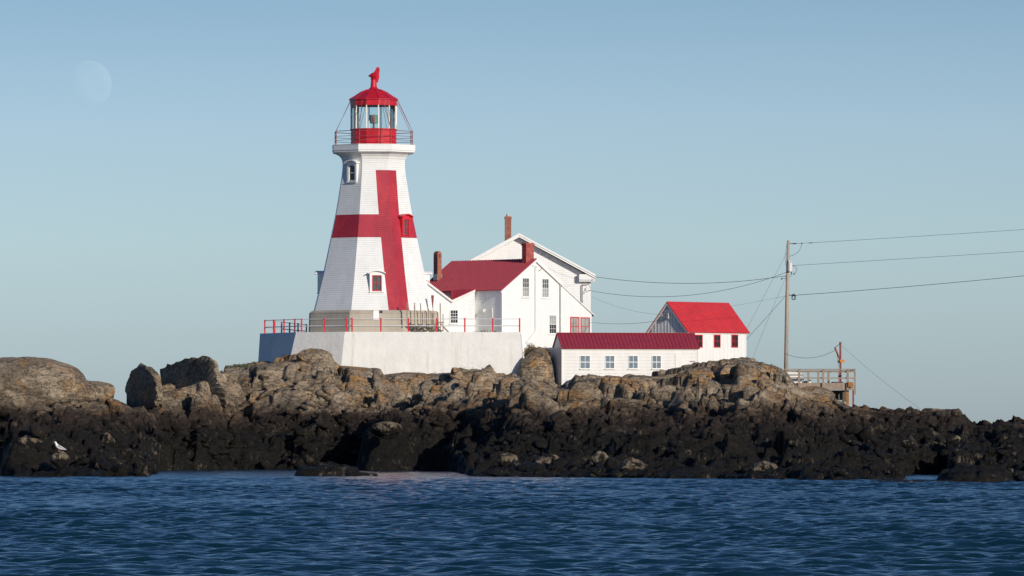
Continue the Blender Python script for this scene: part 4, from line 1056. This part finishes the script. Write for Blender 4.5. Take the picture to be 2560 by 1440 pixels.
# ------------------------------------------------------------ utility pole
PD = 368.0
UP = thing('utility_pole', 'tall bleached wooden utility pole with a small grey transformer, behind the outcrop', 'utility pole', P(1964, 925, PD)); po = UP.location.copy()
up_ = lambda px, py: P(px, py, PD) - po
MB().tube([up_(1963.5, 1010), up_(1967.5, 760), up_(1971, 601)], [.135, .115, .085], 12).build('shaft', M['woodpole'], UP, smooth=True)
a = up_(1974.5, 668); MB().tube([a + Vector((0, -.2, -.26)), a + Vector((0, -.2, .26)), a + Vector((0, -.2, .30))], [.15, .15, .08], 12).tube([a + Vector((-.05, -.2, .3)), a + Vector((-.05, -.2, .44))], .03, 6).tube([a + Vector((.07, -.2, .3)), a + Vector((.07, -.2, .42))], .03, 6).build('transformer', M['tank'], UP)
b = MB()
for (x0, y0, x1_, y1_, r_) in ((1972, 609, 1980, 609, .022), (1981, 609, 1991, 609, .04), (2003, 608.5, 2006, 608.5, .045), (2022, 607.5, 2031, 607, .028), (1969, 692, 1962, 690, .03), (1978, 680, 1980, 685, .04), (1984, 687, 1986, 683, .035), (1953, 699, 1956, 695, .04), (1966, 737, 1976, 738, .03)):
    MB().tube([up_(x0, y0), up_(x1_, y1_)], r_, 6).build('insulator', M['iron'], UP)
def arc(mb, pts, r_, n_=14):
    pts = [Vector(p) for p in pts]; out = []
    for i in range(n_ + 1):
        t = i / n_; out.append((1 - t) ** 2 * pts[0] + 2 * t * (1 - t) * pts[1] + t * t * pts[2])
    mb.tube(out, r_, 5)
b = MB()
arc(b, [up_(2004, 609), up_(2001, 636), up_(1972, 641)], .012); arc(b, [up_(1979, 664), up_(2002, 668), up_(1984, 687)], .014); arc(b, [up_(1980, 684), up_(1972, 700), up_(1955, 695)], .014)
arc(b, [up_(1969, 604), up_(1958, 650), up_(1967, 668)], .01); arc(b, [up_(1976, 672), up_(1978, 678), up_(1979, 684)], .014); b.build('jumper_wire', M['cable'], UP)
a = up_(1984, 739)
lm = MB(); lm.tube([up_(1967, 737), up_(1978, 737.5)], .025, 6).tube([a + Vector((0, 0, .11)), a + Vector((0, 0, .05)), a + Vector((0, 0, 0)), a + Vector((0, 0, -.04))], [.03, .10, .17, .15], 14)
lo = lm.build('lamp', M['iron'], UP); MB().tube([a + Vector((0, 0, -.04)), a + Vector((0, 0, -.22)), a + Vector((0, 0, -.26))], [.12, .13, .08], 12, cap=False).build('lamp_bowl', M['lglass'], lo)

# ------------------------------------------------------------ wires
def wire(a, c, low, D0, D1, r_, label, n_=26):
    """a,c pixel ends, low = pixel the wire passes at mid-span"""
    A_, C_ = P(*a, D0), P(*c, D1); Mm = P(low[0], low[1], (D0 + D1) / 2); t = (low[0] - a[0]) / (c[0] - a[0])
    B_ = (Mm - (1 - t) ** 2 * A_ - t * t * C_) / (2 * t * (1 - t)); o_ = A_.copy(); b = MB()
    pts_ = [((1 - s_) ** 2 * A_ + 2 * s_ * (1 - s_) * B_ + s_ * s_ * C_) - o_ for s_ in [i / n_ for i in range(n_ + 1)]]
    b.tube(pts_, r_ * .8, 5); w = b.build('wire', M['cable'], smooth=True); w.location = o_
    return tag(w, label, 'wire', 'overhead wires and stays')
wire((1990, 609), (2760, 560), (2275, 592), PD, PD - 12, .0125, 'topmost thin wire running right from the head of the utility pole')
wire((1980, 664), (2760, 616), (2275, 646), PD, PD - 12, .0125, 'middle thin wire running right from the transformer on the utility pole')
wire((1990, 738), (2760, 668), (2275, 716), PD, PD - 12, .019, 'lowest, thickest wire running right from the lamp on the utility pole')
wire((1962, 690), (1487, 692), (1715, 708.5), PD, 378, .018, 'upper sagging wire from the utility pole to the gable eave of the dwelling')
wire((1965, 681), (1472, 726), (1640, 742), PD, 378, .016, 'lower sagging wire from the utility pole to the mast on the dwelling')
wire((1964, 740), (1676, 790), (1820, 767), PD, 363, .008, 'faint wire from the utility pole lamp to the vent on the gabled shed')
wire((1479, 742), (1676, 787), (1570, 774), 378, 363, .008, 'faint wire descending from the dwelling corner to the gabled shed')
wire((1478, 806), (1671, 797), (1560, 809.5), 375, 363, .013, 'low slack wire from the lean-to corner to the gable of the shed')
wire((1968, 630), (1862, 832), (1915, 731), PD, 376, .008, 'faint stay falling left from near the top of the utility pole')
wire((1966, 690), (1880, 900), (1922, 794), PD, 376, .008, 'faint stay falling left from below the transformer of the utility pole')
wire((1963, 740), (1860, 855), (1913, 797), PD, 376, .014, 'dark stay slanting down left from the lamp height of the utility pole')
wire((1964, 885), (2092, 873), (2016, 895), PD, 349, .014, 'slack cable from the foot of the utility pole to the red hoist')
wire((2106, 866), (2300, 1022), (2198, 945), 349, 338, .008, 'thin cable falling right from the red hoist to the rocks')
wire((1342, 655), (1455, 700), (1400, 684), 372.4, 378, .008, 'thin wire across the white gable from the brick chimney to the cornice')

# ------------------------------------------------------------ deck on stilts
DD = 346.0
K = thing('wooden_deck', 'weathered wooden deck on posts with an open railing, jutting past the outcrop on the right', 'deck', P(2057, 975, DD)); po = K.location.copy()
kp = lambda px, py, D=DD: P(px, py, D) - po
def vbar(px, y0, y1, w, D, nm='railing_post', m='wood'):
    a, c = kp(px, y0, D), kp(px, y1, D); MB().box(a.x - w, a.x + w, a.y - w, a.y + w, c.z, a.z).build(nm, M[m], K)
for px in (1998, 2057.5, 2119): vbar(px, 922, 975, .065, DD - .08)
vbar(2137, 928, 986, .05, DD + 1.0)
vbar(2021, 929, 965, .06, DD + 3.4)
for px in (2046, 2071, 2098): vbar(px, 929, 960, .06, DD + 3.4)
def hbar(x0, x1, y0, y1, D0, D1, nm, th=.04, m='wood'):
    a, c = kp(x0, y0, D0), kp(x1, y0, D1); h_ = (y1 - y0) / F * DD; b = MB()
    p = [a + Vector((0, 0, -h_)), c + Vector((0, 0, -h_)), c, a]; d = (c - a).normalized(); nn_ = Vector((-d.y, d.x, 0)) * th; q_ = [v + nn_ for v in p]
    b.face(p); b.face(q_[::-1]); 
    for i in range(4): j = (i + 1) % 4; b.face([p[j], p[i], q_[i], q_[j]])
    b.build(nm, M[m], K)
hbar(1960, 2139, 922, 924.5, DD - .2, DD - .2, 'handrail', .22)
hbar(1960, 2136, 926.5, 930, DD - .03, DD - .03, 'rail')
hbar(1962, 2136, 943.5, 946.5, DD - .03, DD - .03, 'rail')
hbar(1962, 2134, 957, 975, DD - .02, DD - .02, 'fascia', .06)
for px_ in (2008, 2066, 2112): vbar(px_, 975.5, 1004, .06, DD + 1.4, 'leg', 'wooddark')
a, c = kp(2080, 975), kp(2116, 1000); MB().box(a.x, c.x, 2.0, 2.1, c.z, a.z - .01).build('skirt_board', M['wooddark'], K)
hbar(1960, 2128, 928, 931, DD + 3.4, DD + 3.4, 'rail'); hbar(1960, 2128, 944, 946, DD + 3.4, DD + 3.4, 'rail')
hbar(2139, 2128, 923, 926, DD - .1, DD + 3.4, 'handrail', .1); hbar(2136, 2128, 944, 947, DD, DD + 3.4, 'rail')
a, c = kp(1960, 962), kp(2134, 962); MB().box(a.x, c.x, .045, 3.5, a.z - .14, a.z).build('floor', M['wood'], K)
vbar(2118.5, 975.5, 1014, .085, DD + .3, 'leg', 'woodrust'); vbar(2133, 975.5, 1018, .05, DD + .5, 'leg', 'rust'); vbar(2108, 975.5, 1014, .07, DD + 3.0, 'leg', 'wooddark'); vbar(2050, 975.5, 1000, .07, DD + 3.0, 'leg', 'wooddark')
a = kp(2127, 955); MB().box(a.x - .16, a.x + .1, -.25, -.12, a.z - .28, a.z).build('junction_box', M['woodrust'], K)
t = tag(MB().box(0, .85, 0, .9, 0, .10).box(.1, .75, .1, .8, .10, .15).build('tarp', M['cloth']), 'dark folded tarp lying on the floor of the deck by the red hoist', 'tarp'); t.location = P(2076, 961, DD + 1.0)
lb = thing('lumber_stack', 'untidy stack of pale boards at the inner end of the deck, beside the outcrop', 'lumber', P(1985, 961.5, DD + 1.4))
rnd = random.Random(3)
for i in range(9):
    z_ = .02 + i * .085; x_ = -.5 + rnd.uniform(-.12, .12); MB().box(x_, x_ + rnd.uniform(.75, 1.15), rnd.uniform(-.1, .0), .5, z_, z_ + .05 + .02 * (i % 3)).build('plank', M['trimwhite' if i % 3 else 'wood'], lb)
cr = thing('crate', 'small grey box beside the stacked boards on the deck', 'crate', P(2017, 962, DD + 1.2)); MB().box(-.2, .12, 0, .4, 0, .22).build('body', M['wood'], cr); MB().box(.13, .26, .1, .3, 0, .28).build('handle_end', M['trimwhite'], cr)

# hoist
HD = DD + 2.6
Ho = thing('hoist', 'red iron hand hoist with a slanting arm standing on the wooden deck', 'hoist', P(2101, 961, HD)); po = Ho.location.copy(); hp = lambda px, py: P(px, py, HD) - po
MB().tube([hp(2101.5, 962), hp(2101, 872), hp(2101, 856)], .058, 8).tube([hp(2101, 860), hp(2101, 855)], .07, 8).build('mast', M['rust'], Ho)
MB().tube([hp(2087, 868), hp(2101, 902)], .055, 7).build('arm', M['rust'], Ho)
a = hp(2107, 903); MB().box(a.x - .18, a.x + .10, -.15, .15, a.z - .06, a.z + .09).build('winch', M['orange'], Ho)
a = hp(2097, 904); MB().tube([a + Vector((0, -.1, 0)), a + Vector((0, .1, 0))], .08, 10).build('drum', M['iron'], Ho)
MB().tube([hp(2087, 870), hp(2092, 885), hp(2097, 918)], .011, 5).build('cable', M['cable'], Ho); MB().tube([hp(2088, 868), hp(2100, 860)], .018, 5).build('tie', M['cable'], Ho)

# ------------------------------------------------------------ grass and shrubs by the boulder
m = plain('dry_grass', (.22, .15, .07), .9, .4, 3); mg = plain('dark_green_leaves', (.07, .085, .03), .8, .4, 3)
def tuft(name, label, cat, px, py, D, w, h_, n_, mt, seed, lean=.3, blade=.035):
    rs = random.Random(seed); o_ = P(px, py, D); b = MB()
    for i in range(n_):
        x_ = rs.uniform(-w, w); y_ = rs.uniform(-.5, .5); hh = h_ * rs.uniform(.4, 1) * (1 - .5 * abs(x_) / w); ax = rs.uniform(-lean, lean) * hh; ay = rs.uniform(-lean, lean) * hh
        k = 3; a_ = rs.uniform(0, 3.14); dx, dy = math.cos(a_) * blade, math.sin(a_) * blade
        pv = None
        for s_ in range(k + 1):
            t_ = s_ / k; c_ = Vector((x_ + ax * t_ * t_, y_ + ay * t_ * t_, hh * t_ - .15)); ww = (1 - t_) * 1.0 + .08
            cur = (c_ - Vector((dx, dy, 0)) * ww, c_ + Vector((dx, dy, 0)) * ww)
            if pv: b.face([pv[0], pv[1], cur[1], cur[0]])
            pv = cur
        if seed % 2: 
            for q_ in range(4):
                c_ = Vector((x_ + ax, y_ + ay, hh - .15 - q_ * .09)); r3 = [Vector((rs.uniform(-.07, .07), rs.uniform(-.07, .07), rs.uniform(-.06, .06))) for _ in range(3)]; b.face([c_ + v for v in r3])
    o2 = b.build(name, mt, merge=False); o2.location = o_; return tag(o2, label, cat)
tuft('dry_grass', 'dry brown grass tuft growing beside the right end of the retaining wall', 'grass', 1326, 884, 362.5, .38, .85, 160, m, 5)
tuft('shrub', 'small scraggly green shrub leaning off the boulder toward the long shed', 'shrub', 1350, 886, 362.5, .5, .75, 110, mg, 7, .8)
tuft('dry_grass', 'thin fringe of dry grass on the shaded ridge left of the retaining wall', 'grass', 612, 912, 359, .9, .35, 120, mg, 4, .3, .02)
tuft('weeds', 'low green weeds on the terrace in front of the shaded wing wall', 'plant', 1212, 832, 366, 1.1, .32, 150, mg, 9, .5)

# ------------------------------------------------------------ gull
def gull():
    D = 299.8; o_ = P(148, 1128.5, D); g_ = thing('gull', 'white gull with grey wings standing on the rounded greenish boulder', 'gull', o_, 0)
    b = MB()      # one continuous body from tail to beak (faces left)
    sp_ = [(.36, .10, .012), (.26, .115, .035), (.12, .15, .07), (0, .20, .095), (-.09, .27, .095), (-.14, .34, .072), (-.165, .40, .052), (-.18, .435, .055), (-.195, .46, .050), (-.22, .465, .030), (-.245, .455, .014), (-.285, .445, .006)]
    b.tube([(x_, 0, z_) for x_, z_, r_ in sp_], [r_ for *_, r_ in sp_], 12); b.build('body', M['white'], g_, smooth=True)
    for s_ in (-1, 1):
        w = MB(); w.tube([(-.07, s_ * .085, .30), (.03, s_ * .085, .25), (.16, s_ * .06, .185), (.33, s_ * .02, .11)], [.02, .055, .045, .008], 8); w.build('wing', M['lead'], g_, smooth=True)
        MB().tube([(-.0, s_ * .03, .13), (-.01, s_ * .03, .02), (-.05, s_ * .03, .0)], .008, 5).build('leg', M['orange'], g_)
    MB().tube([(-.245, 0, .4545), (-.295, 0, .44)], [.016, .004], 6).build('beak', M['orange'], g_)
gull()

# ------------------------------------------------------------ the daytime moon
m, N, L, B = mat('moon_surface')
for q_ in list(N): N.remove(q_)
out = N.new('ShaderNodeOutputMaterial'); tr = N.new('ShaderNodeBsdfTransparent'); em = N.new('ShaderNodeEmission'); ad = N.new('ShaderNodeAddShader')
geo = N.new('ShaderNodeNewGeometry'); vm = N.new('ShaderNodeVectorMath'); vm.operation = 'DOT_PRODUCT'
mv = Vector((.80, -.38, .10)).normalized(); mv = Vector((.72, -.55, .30)).normalized(); vm.inputs[1].default_value = mv; nv_ = N.new('ShaderNodeVectorMath'); nv_.operation = 'NORMALIZE'; L.new(N.new('ShaderNodeTexCoord').outputs['Object'], nv_.inputs[0]); L.new(nv_.outputs[0], vm.inputs[0])
lit = ramp(N, L, vm.outputs['Value'], [(0.0, 0.0), (.45, 1.0)])  # sunlit side and terminator painted into the emission from a fixed direction
tx = N.new('ShaderNodeTexCoord').outputs['Object']
mar = ramp(N, L, noise(N, L, tx, .018, 4, .6), [(.4, .65), (.62, 1.0)])
em.inputs['Color'].default_value = (1.0, 1.0, .80, 1)
L.new(math_(N, L, 'MULTIPLY', math_(N, L, 'MULTIPLY', lit, mar), .036), em.inputs['Strength'])
L.new(tr.outputs[0], ad.inputs[0]); L.new(em.outputs[0], ad.inputs[1]); L.new(ad.outputs[0], out.inputs[0])
bm = bmesh.new(); MD = 12000.0; bmesh.ops.create_uvsphere(bm, u_segments=64, v_segments=40, radius=59 / F * MD)
me = bpy.data.meshes.new('moon'); bm.to_mesh(me); bm.free(); me.materials.append(m); me.polygons.foreach_set('use_smooth', [True] * len(me.polygons))
mo = bpy.data.objects.new('moon', me); col.objects.link(mo); mo.location = P(220, 210, MD); tag(mo, 'faint daytime gibbous moon in the blue sky at the upper left', 'moon')
